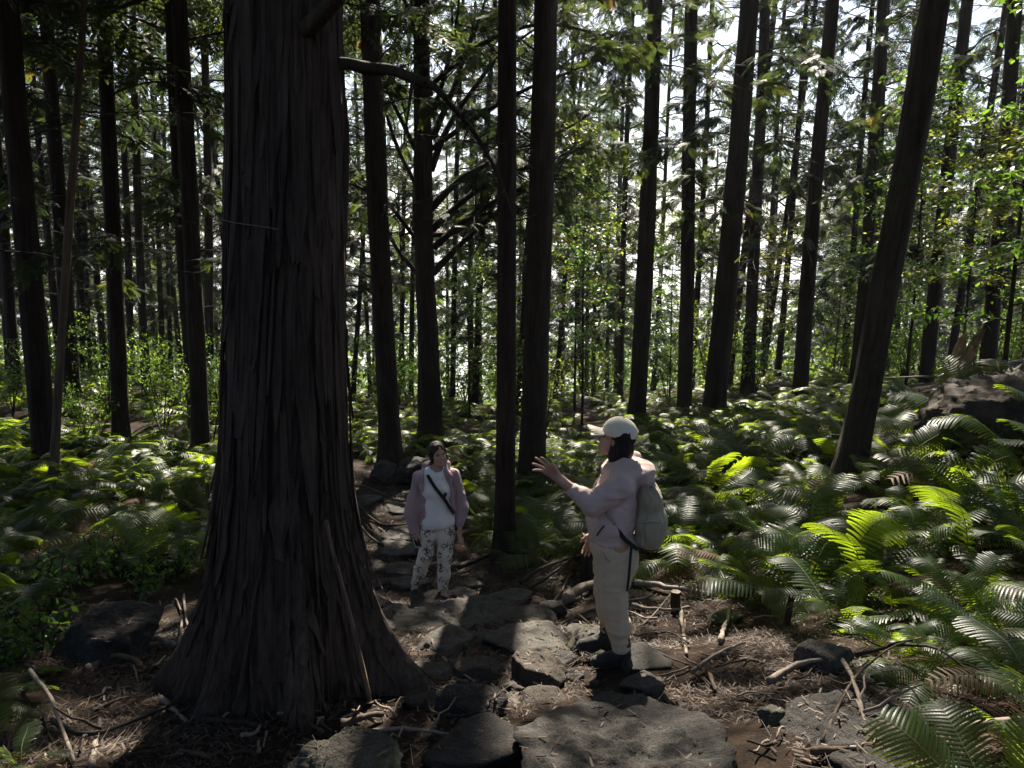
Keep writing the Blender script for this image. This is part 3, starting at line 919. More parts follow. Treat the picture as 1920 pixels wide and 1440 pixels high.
r = np.random.default_rng(404)
cand = []
NC = 40000
cy_ = np.where(r.random(NC) < .8, r.uniform(1.6, 15.0, NC), r.uniform(1.6, 7, NC))
cx_ = r.uniform(-1, 1, NC) * (.78 * cy_ + 1.)
cz_ = gz_many(cx_, cy_)
cpx, cpy = to_px(np.stack([cx_, cy_, cz_], 1))
cok = (cpx > -130) & (cpx < 2050) & (cpy < 1600) & (np.hypot(cx_ - BTX, cy_ - BT_D) > .75)
cpd = np.abs(path_dist(cx_, cy_))
for i in np.nonzero(cok)[0]:
    x, y = cx_[i], cy_[i]
    a = fern_area(cpx[i], cpy[i])
    if cpx[i] > 1745 and cpy[i] < 800: continue
    if 1530 < cpx[i] < 1650 and 880 < cpy[i] < 985: continue      # the foot of the leaning trunk shows
    if a is None or (a == 'centre' and cpd[i] < .75 and y < 14): continue
    md = .29 if y < 8 else .38
    if a == 'left': md *= 1.05
    if cand:
        ca = np.array([(c[0], c[1]) for c in cand])
        if ((ca[:, 0] - x) ** 2 + (ca[:, 1] - y) ** 2).min() < md * md: continue
    cand.append((x, y, cz_[i], a))
    if len(cand) >= 600: break
cand.sort(key=lambda c: c[1])
extra = [(at_p[0], at_p[1], at_p[2], s) for at_p, s in
         [(on_ground(35, 1445), 'left'), (on_ground(1560, 1150), 'right'), (on_ground(1470, 1100), 'right')]]
ferns = extra + cand[:297]
def fern_words(x, y, z, area):
    px, py = (float(q) for q in to_px((x, y, z)))
    if area == 'right':
        if py > 1230: w = 'in the lower right corner beside the dark mound'
        elif px > 1640 and py < 960: w = 'below the large smooth boulder at the right'
        elif 1450 < px <= 1640 and py < 1000: w = 'around the foot of the strongly leaning trunk'
        elif px < 1340: w = 'right behind the backpack of the gesturing woman'
        elif px > 1640: w = 'along the right edge in the bright bank'
        else: w = 'at the border of the litter in the right bank'
    elif area == 'centre':
        w = 'in the shade between the slim cypress and the gesturing woman' if px > 930 and py > 880 else ('at the bend of the path behind the walking woman' if px < 930 else 'beyond the slim cypress in the hollow')
    else:
        w = 'in the front left corner' if py > 1150 else ('around the dark boulder at the left' if py > 1000 else ('beside the left flank of the huge trunk' if px > 240 else 'among the trunks at the left edge'))
    return 'green fern ' + w, 'ferns ' + w
def fern(x, y, z, area, size, nf, lab=None, az=None):
    lb, gr = fern_words(x, y, z, area)
    o = link('fern', None, loc=(x, y, z - .02), rot=(r.normal(0, .14), r.normal(0, .14), r.uniform(0, 6.28)), label=lab or lb, cat='fern', group=None if lab else gr)
    for i in range(nf):
        a = 6.283 * (i + r.uniform(-.35, .35)) / nf
        s = size * r.uniform(.42, 1.22)
        dead = r.random() < .055
        link('frond', DEAD_FROND[int(r.integers(2))] if dead else FROND[int(r.integers(11))], o, loc=(.02 * math.cos(a), .02 * math.sin(a), 0),
             rot=(r.normal(0, .3), r.uniform(-.75, .2), a), scale=s)
    return o
for (x, y, z, a) in ferns:
    sz = {'right': .78, 'centre': .72, 'left': .7}[a] * r.choice([.5, .75, .92, 1.08, 1.2], p=[.17, .27, .3, .2, .06])
    sz *= .6 if y < 3.2 else (.78 if y < 4.5 else 1)
    if a == 'left' and y < 5.2: sz *= .75
    if y < 4.2: sz = min(sz, .5)
    fern(x, y, z, a, sz, int(r.integers(6, 10)))

# farther ferns read as one ground cover
V, F, Mx, T = [], [], [], []
b = Buf()
tm = []
for me in FROND_MID:
    co = np.empty(len(me.vertices) * 3, np.float32); me.vertices.foreach_get('co', co)
    ti = np.empty(len(me.vertices), np.float32); me.attributes['tint'].data.foreach_get('value', ti)
    li = np.empty(len(me.loops), np.int32); me.loops.foreach_get('vertex_index', li)
    mi = np.empty(len(me.polygons), np.int32); me.polygons.foreach_get('material_index', mi)
    tm.append((co.reshape(-1, 3), ti, li.reshape(-1, 4), mi))
rest = [c for c in cand[297:]]
for i in range(520):
    y = r.uniform(9, 27); x = r.uniform(-1, 1) * .85 * y
    if abs(float(path_dist(x, y))) < .7 and y < 16: continue
    if y < 14.8 and fern_area(*[float(q) for q in to_px((x, y, gz(x, y)))]) is None: continue
    rest.append((x, y, gz(x, y), ''))
for (x, y, z, a) in rest:
    for j in range(7):
        co, ti, li, mi = tm[int(r.integers(5))]
        ang = r.uniform(0, 6.28); e = r.uniform(-.5, .1); s = r.uniform(.55, 1.0)
        Rm = np.array(Matrix.Rotation(ang, 3, 'Z') @ Matrix.Rotation(e, 3, 'Y'))
        v = (co * s) @ Rm.T + np.array([x, y, z])
        for k in (0, 1):
            sel = li[mi == k]
            if k == 0: b.add(v, sel, 0, np.clip(ti + r.normal(0, .1), 0, 1))
link('fern_cover', b.mesh('fern_cover', [M['fern']], False), kind='stuff', label='dense green fern cover on the slope beyond the path', cat='ferns')

# ------------------------------------------------------------------ broadleaf shrubs and saplings
def shrub_mesh(seed, h=2.2, spread=1.0, nst=6, leaves=900, leaf=(.05, .1), mat='broad', clump=.28):
    r = np.random.default_rng(seed)
    b = Buf()
    tips = []
    for i in range(nst):
        a = r.uniform(0, 6.28); L = h * r.uniform(.6, 1.05)
        k = np.linspace(0, 1, 7)
        P = np.stack([np.cos(a) * spread * .45 * k ** 1.3, np.sin(a) * spread * .45 * k ** 1.3, L * k], 1) + np.cumsum(r.normal(0, .03, (7, 3)), 0) * k[:, None]
        b.add(*tube(P, np.linspace(.014, .004, 7), 5, False), 0)
        for j in range(7):
            kk = r.uniform(.3, 1)
            o = np.array([np.interp(kk, k, P[:, c]) for c in range(3)])
            d = np.array([r.normal(), r.normal(), r.uniform(-.1, .7)]); d /= np.linalg.norm(d)
            l2 = r.uniform(.2, .55) * spread
            q = np.linspace(0, 1, 4)[:, None]
            Q = o + d * l2 * q + np.array([0, 0, -.1]) * q * q
            b.add(*tube(Q, np.linspace(.005, .002, 4), 3, False), 0)
            tips.append(Q)
    per = max(4, leaves // len(tips))
    for Q in tips:
        kk = r.uniform(.2, 1.15, per)
        O = np.stack([np.interp(kk, np.linspace(0, 1, 4), Q[:, c]) for c in range(3)], 1) + r.normal(0, clump * .35, (per, 3))
        D = r.normal(0, 1, (per, 3)); D[:, 2] -= .4
        N = np.array([0, 0, 1.]) + r.normal(0, .5, (per, 3))
        v, f = scatter(LEAF, O, D, N, r.uniform(*leaf, per))
        b.add(v, f, 1, np.repeat(np.clip(r.normal(.45, .2, per), 0, 1), 4))
    return b.mesh('foliage', [M['twig'], M[mat]], False)

def sapling_mesh(seed, h=5., crown_lo=.35, spread=1.2, leaves=2600, leaf=(.06, .11), mat='broad'):
    """foliage of a young broadleaf tree: tiers of near-level sprays of leaves"""
    r = np.random.default_rng(seed)
    b = Buf()
    nt_ = 26
    for i in range(nt_):
        t = crown_lo + (1 - crown_lo) * (i + r.random()) / nt_
        a = r.uniform(0, 6.28); L = spread * (1.15 - .75 * (t - crown_lo) / (1 - crown_lo)) * r.uniform(.5, 1.1)
        k = np.linspace(0, 1, 6)
        P = np.stack([np.cos(a) * L * k, np.sin(a) * L * k, h * t + L * (.3 * k - .22 * k * k)], 1)
        P[1:] += r.normal(0, .04, (5, 3))
        b.add(*tube(P, np.linspace(.011, .003, 6), 4, False), 0)
        per = leaves // nt_
        kk = r.uniform(.25, 1.1, per)
        O = np.stack([np.interp(kk, k, P[:, c]) for c in range(3)], 1)
        O[:, :2] += r.normal(0, .17 * spread, (per, 2)) * kk[:, None]; O[:, 2] += r.normal(0, .055, per)
        D = r.normal(0, 1, (per, 3)); D[:, 2] = -abs(D[:, 2]) * .5
        N = np.array([0, 0, 1.]) + r.normal(0, .38, (per, 3))
        v, f = scatter(LEAF, O, D, N, r.uniform(*leaf, per))
        b.add(v, f, 1, np.repeat(np.clip(r.normal(.45, .2, per), 0, 1), 4))
    return b.mesh('foliage', [M['twig'], M[mat]], False)

SHRUBS = [shrub_mesh(500 + i, 1.9 + .3 * i, 1.0 + .15 * i, 6, 900) for i in range(4)]
SHRUB_Y = shrub_mesh(520, 2.0, 1.1, 6, 700, (.05, .1), 'broad_yellow')
SAPS = [sapling_mesh(540, 5., .3), sapling_mesh(541, 5., .2, 1.3, 3000), sapling_mesh(542, 5., .35, 1.1, 2400, (.06, .11), 'broad_yellow')]

def stem_mesh(h, r0, seed):
    r2 = np.random.default_rng(seed)
    k = np.linspace(0, 1, 14)
    P = np.stack([.05 * np.sin(k * 5 + seed) * k, .04 * np.cos(k * 4 + seed) * k, -.15 + (h + .15) * k], 1)
    b = Buf(); b.add(*tube(P, np.linspace(r0, .006, 14), 8, True, .1, seed), 0)
    return b.mesh('stem', [M['bark']])

def sapling(px, py, depth, h, r0, var, label, scale=(1, 1, 1), rot=0., group=None):
    p = at(px, py, depth); z = gz(p[0], depth)
    o = link('sapling', None, loc=(p[0], depth, z), rot=(0, 0, rot), label=label, cat='young tree', group=group)
    link('stem', stem_mesh(h, r0, int(px)), o)
    link('foliage', SAPS[var], o, scale=(scale[0], scale[1], scale[2] * h / 5.))
    return o

sapling(1882, 700, 8.6, 5.2, .034, 1, 'dark-stemmed broadleaf sapling with leafy tiers at the right edge', (1.05, 1.05, 1), .4)
sapling(1700, 700, 13.5, 5.6, .03, 0, 'broadleaf sapling right behind the leaning trunk', (1.2, 1.2, 1), 2.)
sapling(1800, 690, 12., 4.2, .026, 2, 'yellow-green sapling behind the broken stump', (1.2, 1.2, 1), 1.)
sapling(1092, 740, 17.5, 6.0, .035, 0, 'leafy green sapling between the middle trunks and the white cap', (1.05, 1.05, 1), 3.)
sapling(1078, 700, 21., 8.0, .04, 2, 'tall yellow-tinged young tree behind the leafy green sapling', (1.4, 1.4, 1), 1.4)
sapling(880, 740, 19., 4.2, .024, 0, 'green sapling right behind the many-limbed tree', (1.1, 1.1, 1), 5.)
sapling(1255, 740, 19.5, 5.0, .026, 1, 'green sapling between the two trunks right of the white cap', (1.05, 1.05, 1), 2.6)
sapling(1640, 700, 20., 5.0, .028, 1, 'green sapling left behind the leaning trunk', (1.25, 1.25, 1), .2)
sapling(1430, 740, 22., 4.6, .026, 2, 'yellowish sapling in the gap right of the thick trunk above the bright ferns', (1.2, 1.2, 1), .9)
sapling(1560, 740, 21., 4.0, .026, 0, 'small green sapling right of the dark straight cypress', (1.1, 1.1, 1), 1.9)

def shrub(x, y, me, s, label, group):
    o = link('shrub', None, loc=(x, y, gz(x, y) - .03), rot=(0, 0, r.uniform(0, 6.28)), label=label, cat='shrub', group=group)
    link('foliage', me, o, scale=s)
SH = [(150, 12.5, .7), (300, 13.5, .8), (390, 13.2, .7), (200, 15.5, .9), (20, 14.5, .8), (300, 17, 1.), (120, 18, 1.), (410, 17, 1.)]
for px, d, s in SH:
    p = at(px, 740, d)
    shrub(p[0], d, SHRUBS[int(r.integers(4))], s, 'leafy glossy shrub among the trunks left of the huge old trunk', 'shrubs in the left wood')
for i in range(34):
    d = r.uniform(15.5, 27); px = r.uniform(640, 1960)
    p = at(px, 740, d)
    if px > 1180 and d < 18: continue
    yel = r.random() < .22
    side = 'behind the women' if px < 1200 else 'behind the right-hand trunks'
    shrub(p[0], d, SHRUB_Y if yel else SHRUBS[int(r.integers(4))], r.uniform(.7, 1.25),
          ('yellow-green' if yel else 'green') + ' leafy shrub in the undergrowth ' + side, ('yellow ' if yel else 'green ') + 'shrubs ' + side)
# low leafy seedlings left of the boulder
SEED = shrub_mesh(560, .45, .5, 5, 170, (.05, .11), 'broad', .1)
for i, (px, py) in enumerate([(40, 1180), (90, 1215), (150, 1090), (60, 1120), (235, 1075), (20, 1245), (270, 1110), (330, 1085), (110, 1150)]):
    p = on_ground(px, py)
    o = link('seedling', None, loc=p, rot=(0, 0, i * 1.3), label='low glossy-leaved seedling around the dark boulder at the left', cat='plant', group='seedlings by the left boulder')
    link('foliage', SEED, o, scale=r.uniform(.7, 1.1))
p = on_ground(690, 1265)
o = link('seedling', None, loc=p, label='tiny seedling with pale leaves against the root of the huge old trunk', cat='plant')
link('foliage', shrub_mesh(571, .22, .22, 3, 26, (.03, .06), 'broad', .05), o)

# the wood farther down, a single mass of crowns
b = Buf()
for i in range(420):
    y0 = 60 + 150 * r.random() ** 1.3; x0 = r.uniform(-1, 1) * .85 * y0
    q = x0 / y0
    H = r.uniform(12, 17) * (.62 if .17 < q < .42 else 1)
    n = 230
    t = r.random(n) ** .8; a = r.uniform(0, 6.28, n); rr = (2.6 * (1 - t) ** .6 + .3) * np.sqrt(r.random(n))
    O = np.stack([x0 + rr * np.cos(a), y0 + rr * np.sin(a), gz_many(x0, min(y0, 69)) * 0 + float(ground_z(x0, y0)) + 1.5 + (H - 1.5) * t], 1)
    D = np.stack([np.cos(a), np.sin(a), -.5 + r.normal(0, .4, n)], 1)
    v, f = scatter(LEAF, O, D, np.array([0, 0, 1.]) + r.normal(0, .5, (n, 3)), r.uniform(.5, 1.1, n))
    b.add(v, f, 0, np.repeat(np.clip(r.normal(.4, .2, n), 0, 1), 4))
link('far_wood', b.mesh('far_wood', [M['under']], False), kind='stuff', label='mass of green tree crowns on the slope far below', cat='wood')

# the wooded slope below, too far to tell its bushes apart
b = Buf()
N = 26000
y = r.uniform(24, 75, N); x = r.uniform(-1, 1, N) * .85 * y
cl = fbm(x / 2.6, y / 2.6, seed=91, octaves=2)
keep = cl > -.15
x, y, cl = x[keep], y[keep], cl[keep]
hh = r.uniform(.1, 1, len(x)) * (1.2 + 1.6 * np.clip(cl + .15, 0, 1)) * np.where((x / y > .16) & (x / y < .43), .8, 1)
O = np.stack([x, y, ground_z(x, y) + hh], 1)
D = r.normal(0, 1, O.shape); Nn = np.array([0, 0, 1.]) + r.normal(0, .6, O.shape)
v, f = scatter(LEAF, O, D, Nn, r.uniform(.14, .3, len(O)))
b.add(v, f, 0, np.repeat(np.clip(r.normal(.45, .2, len(O)), 0, 1), 4))
link('undergrowth', b.mesh('undergrowth', [M['under']], False), kind='stuff', label='green undergrowth covering the slope below the trees', cat='undergrowth')
# ------------------------------------------------------------------ rocks of the path and the banks
def rock_mat(name, a, b_, moss=.0, sc=7.):
    m, nt, b = new_mat(name)
    n = noise_node(nt, sc, 8, None, .7); g = noise_node(nt, 130, 3, None, .7)
    c = ramp(nt, n.outputs['Fac'], [(.3, a), (.55, tuple((x + y) / 2 for x, y in zip(a, b_))), (.75, b_)])
    c = mix_rgb(nt, 1., c, ramp(nt, g.outputs['Fac'], [(.38, (.4, .4, .4)), (.62, (1.5, 1.47, 1.42))]), 'MULTIPLY')
    if moss:
        mn = noise_node(nt, 4.5, 6)
        c = mix_rgb(nt, ramp(nt, mn.outputs['Fac'], [(.62 - moss, (0, 0, 0)), (.72 - moss * .5, (1, 1, 1))]), c, (.075, .085, .03))
    nt.links.new(c, b.inputs['Base Color'])
    b.inputs['Roughness'].default_value = .82
    b.inputs['Specular IOR Level'].default_value = .3
    ad = nt.nodes.new('ShaderNodeMath'); ad.operation = 'MULTIPLY_ADD'
    nt.links.new(g.outputs['Fac'], ad.inputs[0]); ad.inputs[1].default_value = .35; nt.links.new(n.outputs['Fac'], ad.inputs[2])
    bump(nt, b, ad.outputs[0], .9, .03)
    return m
M['rock'] = rock_mat('granite', (.035, .032, .028), (.12, .11, .096))
M['rock_slab'] = rock_mat('worn_granite', (.012, .011, .010), (.075, .069, .061), 0, 16.)
M['rock_brown'] = rock_mat('brown_rock', (.032, .026, .021), (.11, .092, .072))
M['rock_moss'] = rock_mat('mossy_rock', (.032, .029, .024), (.11, .102, .078), .1)
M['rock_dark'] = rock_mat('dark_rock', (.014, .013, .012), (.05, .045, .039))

def ico(sub):
    t = (1 + 5 ** .5) / 2
    V = [(-1, t, 0), (1, t, 0), (-1, -t, 0), (1, -t, 0), (0, -1, t), (0, 1, t), (0, -1, -t), (0, 1, -t), (t, 0, -1), (t, 0, 1), (-t, 0, -1), (-t, 0, 1)]
    F = [(0, 11, 5), (0, 5, 1), (0, 1, 7), (0, 7, 10), (0, 10, 11), (1, 5, 9), (5, 11, 4), (11, 10, 2), (10, 7, 6), (7, 1, 8), (3, 9, 4), (3, 4, 2), (3, 2, 6), (3, 6, 8), (3, 8, 9), (4, 9, 5), (2, 4, 11), (6, 2, 10), (8, 6, 7), (9, 8, 1)]
    V = [np.array(v, float) / np.linalg.norm(v) for v in V]
    for _ in range(sub):
        cache = {}; F2 = []
        def mid(a, b):
            k = (min(a, b), max(a, b))
            if k not in cache:
                m = V[a] + V[b]; V.append(m / np.linalg.norm(m)); cache[k] = len(V) - 1
            return cache[k]
        for a, b, c in F:
            x, y, z = mid(a, b), mid(b, c), mid(c, a)
            F2 += [(a, x, z), (b, y, x), (c, z, y), (x, y, z)]
        F = F2
    return np.array(V), np.array(F)
ICO = {k: ico(k) for k in (3, 4, 5)}

def rock_mesh(seed, size, sub=4, facets=9, sharp=14., rough=.05, flat=.0):
    """weathered block: rounded polyhedron with chipped, pitted faces; size = half extents"""
    r = np.random.default_rng(seed)
    D, F = ICO[sub]
    n = r.normal(0, 1, (facets, 3)); n /= np.linalg.norm(n, axis=1, keepdims=True)
    dd = r.uniform(.62, .95, facets)
    n = np.concatenate([n, [[0, 0, 1.]]]); dd = np.append(dd, 1. - flat)
    q = np.maximum(D @ n.T, 1e-3) / dd
    rad = 1 / (np.sum(np.maximum(q, 1e-3) ** sharp, 1) ** (1 / sharp))
    rad = np.minimum(rad, 1.25)
    P = D * rad[:, None]
    P = P * (1 + rough * fbm(D[:, 0] * 2.6 + seed, D[:, 1] * 2.6, D[:, 2] * 2.6, seed, 4)[:, None])
    P = P * np.asarray(size)
    st = fbm(P[:, 0] * 5 + seed, P[:, 1] * 5, P[:, 2] * 9, seed + 9, 3)
    P = P * (1 + (.05 * np.floor(st * 3) / 3)[:, None])          # spalled layers
    P += D * (.02 * np.asarray(size).mean() / .3 * fbm(P[:, 0] * 16, P[:, 1] * 16, P[:, 2] * 16, seed + 5, 3))[:, None]
    return P, F

ROCKS = []
def rock(px0, px1, py0, py1, label, mat='rock', seed=1, hz=None, sub=4, rot=0., tilt=(0, 0), facets=9, sink=.62, flat=.38, dep=None, group=None, name='rock'):
    """px0..px1 = outline left/right, py0 = top edge, py1 = foot on the ground, in photo pixels"""
    foot = on_ground((px0 + px1) / 2, py1)
    zf = foot[1] * math.cos(PITCH) - (foot[2] - 1.6) * math.sin(PITCH)
    hw = .5 * (px1 - px0) / F_PX * zf
    hd = dep if dep else hw * .8
    top = at((px0 + px1) / 2, py0, foot[1] + hd * .9)
    h = hz if hz else max(.05, top[2] - foot[2])
    hh = h / (2 - sink) if hz is None else hz
    P, F = rock_mesh(seed, (hw, hd, max(hh, .04)), sub, facets, 20., .06, flat)
    y = foot[1] + hd * .75; x = foot[0] * y / foot[1]
    z = gz(x, y)
    zc = z + max(hh, .04) * (1 - sink) * .85
    o = link(name, make_mesh(name, P, F, [M[mat]]), loc=(x, y, zc), rot=(tilt[0], tilt[1], rot), label=label, cat='rock', group=group)
    ROCKS.append((o, P, F))
    return o

rock(915, 1410, 1268, 1560, 'broad flat slab of granite in the foreground with a patch of sun', 'rock_slab', 3, hz=.13, sub=5, dep=.50, sink=.72, flat=.5, facets=6, tilt=(-.2, 0))
rock(535, 745, 1378, 1520, 'mossy rounded rock at the bottom edge', 'rock_moss', 5, hz=.17, sub=5, dep=.2)
rock(800, 965, 1368, 1470, 'dark low rock left of the foreground slab', 'rock_dark', 7, hz=.09, dep=.2)
rock(828, 940, 1282, 1345, 'small dark rock touching the left corner of the slab', 'rock_dark', 9, hz=.1)
rock(943, 1072, 1203, 1290, 'rounded wedge-shaped rock in front of the slab top edge', 'rock_brown', 11, hz=.15, tilt=(-.1, .15))
rock(848, 948, 1212, 1275, 'angular rock left of the wedge-shaped rock', 'rock_brown', 13, hz=.11)
rock(768, 905, 1163, 1222, 'long uneven rock below the walking woman', 'rock', 15, hz=.12)
rock(905, 1068, 1166, 1222, 'low cracked rock at the middle of the path', 'rock', 17, hz=.08, dep=.25)
rock(748, 955, 1118, 1182, 'flat slab just in front of the walking woman, half in sun', 'rock', 19, hz=.10, dep=.36, flat=.5, sub=5)
rock(845, 908, 1080, 1112, 'pale round rock right of the walking woman, by her shoe', 'rock', 21, hz=.11)
rock(838, 895, 1098, 1122, 'small pale sunlit block in front of her shoe', 'rock', 23, hz=.06)
rock(1064, 1152, 1165, 1225, 'squared mossy rock just behind the boots', 'rock_moss', 25, hz=.12)
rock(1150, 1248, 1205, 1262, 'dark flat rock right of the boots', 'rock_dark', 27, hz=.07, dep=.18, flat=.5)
rock(1060, 1205, 1240, 1300, 'low stone the gesturing woman stands on', 'rock', 29, hz=.07, dep=.26, flat=.55).location.z = on_ground(1150, 1240)[2] - .028
rock(1158, 1235, 1258, 1300, 'small grey stone between the boots and the slab', 'rock', 31, hz=.07)
rock(1013, 1058, 1098, 1160, 'upright dark stone beside the old root', 'rock_dark', 33, hz=.12)
rock(1330, 1395, 1133, 1170, 'flat-topped stone in the litter right of the gesturing woman', 'rock_moss', 35, hz=.08, flat=.5)
rock(1500, 1598, 1190, 1262, 'smooth rounded stone at the foot of the right ferns', 'rock', 37, hz=.12)
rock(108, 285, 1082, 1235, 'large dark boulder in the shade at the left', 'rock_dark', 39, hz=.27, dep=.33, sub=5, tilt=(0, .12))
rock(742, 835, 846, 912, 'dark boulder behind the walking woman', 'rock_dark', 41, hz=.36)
rock(690, 745, 852, 900, 'grey boulder at the foot of the trunk left of the walking woman', 'rock', 43, hz=.24)
rock(1765, 2120, 735, 850, 'large smooth boulder on the bank at the right edge', 'rock_brown', 45, hz=.5, dep=.9, sub=5, facets=5, tilt=(0, -.22), sink=.9, flat=.1)
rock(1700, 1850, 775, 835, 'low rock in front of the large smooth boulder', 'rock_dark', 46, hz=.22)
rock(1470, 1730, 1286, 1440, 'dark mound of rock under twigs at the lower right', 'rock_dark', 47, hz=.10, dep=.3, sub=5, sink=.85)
rock(705, 805, 1044, 1082, 'long stone step left of the walking woman', 'rock', 49, hz=.08, dep=.2, flat=.5)
rock(710, 800, 1072, 1104, 'flat sunlit stone step below the long one', 'rock', 51, hz=.06, dep=.15, flat=.5)
rock(695, 745, 1105, 1150, 'rough stone between the big root and the walking woman', 'rock_brown', 53, hz=.1)
rock(700, 790, 985, 1020, 'worn stone step farther up behind the big trunk', 'rock', 55, hz=.07, dep=.25, flat=.5)
rock(720, 790, 935, 965, 'sunlit stone of the farthest step', 'rock', 57, hz=.08, dep=.25, flat=.5)
rock(660, 715, 915, 945, 'pale flat stone at the edge of the far path', 'rock', 59, hz=.09, dep=.2)
rock(1420, 1480, 1315, 1360, 'small mossy stone beside the right end of the slab', 'rock_moss', 61, hz=.07)
r = np.random.default_rng(131)
for i, (cx_, cy2, w_) in enumerate([(700, 1165, 60), (735, 1140, 70), (905, 1130, 80), (960, 1110, 60), (985, 1150, 90), (1045, 1235, 60), (820, 1250, 70), (870, 1300, 80), (790, 1300, 70),
                                    (920, 1180, 60), (800, 1110, 60), (690, 1085, 60), (745, 1020, 70), (700, 1050, 50), (755, 905, 50), (1100, 1175, 60), (1010, 1300, 70)]):
    rock(cx_ - w_ * .6, cx_ + w_ * .6, cy2 - 10, cy2 + 22, 'flat worn stone sunk in the path between the larger rocks', ['rock', 'rock_brown', 'rock_dark'][i % 3], 700 + i, hz=.06, sink=.6, flat=.55, facets=7, group='sunken stones of the path')
r = np.random.default_rng(31)
for i in range(46):
    px, py = r.uniform(680, 1120), r.uniform(1030, 1300)
    if px < 800 and py > 1180: px += 180
    p = on_ground(px, py)
    s = r.uniform(.025, .06)
    P, F = rock_mesh(600 + i, (s, s * r.uniform(.7, 1), s * .6), 3, 8)
    link('stone', make_mesh('stone', P, F, [M['rock'] if i % 3 else M['rock_brown']]), loc=(p[0], p[1], p[2] + s * .25), rot=(0, 0, i), label='small loose stone lying between the larger rocks of the path', cat='stone', group='loose stones on the path')

# ------------------------------------------------------------------ roots, logs, sticks
def stick(pts, r0, r1, label, mat='pale_stick', name='fallen_branch', cat='branch', lift=.0, group=None, n=14, sides=7, twigs=0, seed=0):
    P = [on_ground(px, py) + np.array([0, 0, (h if h is not None else 0) + lift + r0 * .6]) for px, py, h in pts]
    P = resample(P, n)
    rr = np.random.default_rng(seed + int(pts[0][0]))
    P[1:-1] += rr.normal(0, r0 * .18, (n - 2, 3))
    o = P.mean(0)
    b = Buf()
    b.add(*tube(P - o, np.linspace(r0, r1, n) * (1 + .12 * np.sin(np.arange(n) * 1.3 + seed)), sides, True, .25, seed), 0)
    for k in range(twigs):
        i0 = int(rr.integers(3, n - 2)); d = rr.normal(0, 1, 3); d[2] = abs(d[2]) * .5; d /= np.linalg.norm(d)
        L = rr.uniform(.08, .3)
        b.add(*tube((P[i0] - o) + d * L * np.linspace(0, 1, 5)[:, None] + rr.normal(0, .008, (5, 3)), np.linspace(r1, r1 * .5, 5), 5), 0)
    return link(name, b.mesh(name, [M[mat]]), loc=o, label=label, cat=cat, group=group)

stick([(1062, 1140, .06), (1085, 1122, .07), (1130, 1105, .05), (1180, 1090, .03)], .05, .038, 'thick weathered grey root behind the gesturing woman', 'pale_stick', 'root', 'root')
stick([(1180, 1098, .03), (1225, 1108, .04), (1290, 1118, .03), (1340, 1122, .02)], .032, .02, 'pale fallen log right behind the gesturing woman', 'pale_stick', 'log', 'log')
stick([(1185, 1140, .02), (1215, 1150, .03), (1260, 1153, .03), (1292, 1146, .03)], .016, .011, 'bleached branch lying right of her knees', 'pale_stick')
stick([(1276, 1150, .02), (1280, 1190, .03), (1287, 1235, .02)], .015, .01, 'pale peeled stick pointing to the viewer, right of the boots', 'pale_stick')
stick([(1296, 1272, .03), (1330, 1250, .05), (1370, 1232, .06), (1396, 1220, .05)], .012, .006, 'curved bark sliver beyond the right part of the slab', 'pale_stick')
stick([(1325, 1262, .03), (1333, 1285, .03), (1342, 1305, .02)], .014, .01, 'short stick near the right corner of the slab', 'brown_stick')
stick([(1440, 1290, .03), (1480, 1272, .05), (1520, 1262, .06), (1580, 1255, .05)], .02, .01, 'long tan strip of bark below the rounded stone', 'pale_stick')
stick([(1575, 1295, .16), (1597, 1330, .14), (1615, 1370, .08), (1640, 1425, .02)], .011, .008, 'thin grey forked branch standing over the dark mound', 'pale_stick', twigs=3)
stick([(1540, 1400, .02), (1590, 1330, .14), (1660, 1280, .2), (1720, 1262, .2)], .008, .004, 'thin dark twig crossing the forked grey branch', 'brown_stick', twigs=3)
stick([(1600, 1270, .12), (1680, 1258, .16), (1760, 1278, .18), (1840, 1320, .1)], .010, .006, 'dark arching twig in front of the yellow fern', 'twig', twigs=4)
stick([(1520, 1425, .03), (1640, 1418, .04), (1760, 1408, .04)], .016, .012, 'reddish stick lying flat at the lower right edge', 'brown_stick')
stick([(1790, 1412, .10), (1850, 1405, .12), (1960, 1395, .12)], .018, .012, 'pale sunlit stick at the bottom right corner', 'pale_stick')
stick([(290, 1348, .0), (400, 1362, .015), (470, 1366, .015), (520, 1370, .0)], .02, .012, 'long reddish root lying in front of the huge trunk', 'bark', 'root', 'root')
stick([(302, 1318, .02), (325, 1340, .02), (350, 1362, .02)], .014, .008, 'short pale bark slab leaning on the reddish root', 'pale_stick')
stick([(160, 1262, .0), (200, 1240, .02), (240, 1240, .02), (275, 1258, .0)], .024, .014, 'curved sunlit root left of the huge trunk', 'bark_pale', 'root', 'root')
stick([(250, 1222, .05), (290, 1215, .06), (330, 1224, .04)], .022, .014, 'tan broken bark piece above the curved sunlit root', 'pale_stick')
stick([(345, 1125, .04), (348, 1160, .05), (352, 1185, .04)], .012, .008, 'pale upright stick beside the left flank of the huge trunk', 'pale_stick')
stick([(342, 1165, .04), (340, 1200, .05), (336, 1225, .04)], .01, .006, 'second pale stick below the upright one at the left flank', 'pale_stick')
stick([(100, 1365, .03), (150, 1400, .04), (210, 1392, .05), (320, 1340, .04)], .014, .008, 'dark bent branch across the lower left ground', 'twig', twigs=3)
stick([(60, 1290, .1), (100, 1340, .08), (140, 1440, .02)], .01, .007, 'thin grey stick at the lower left corner', 'pale_stick')
stick([(172, 1440, .0), (182, 1395, .02), (190, 1362, .03)], .013, .009, 'short pale stub sticking up at the lower left', 'pale_stick')
stick([(640, 1372, .03), (690, 1362, .04), (718, 1350, .03)], .02, .012, 'reddish bark slab in front of the right root of the huge trunk', 'brown_stick')
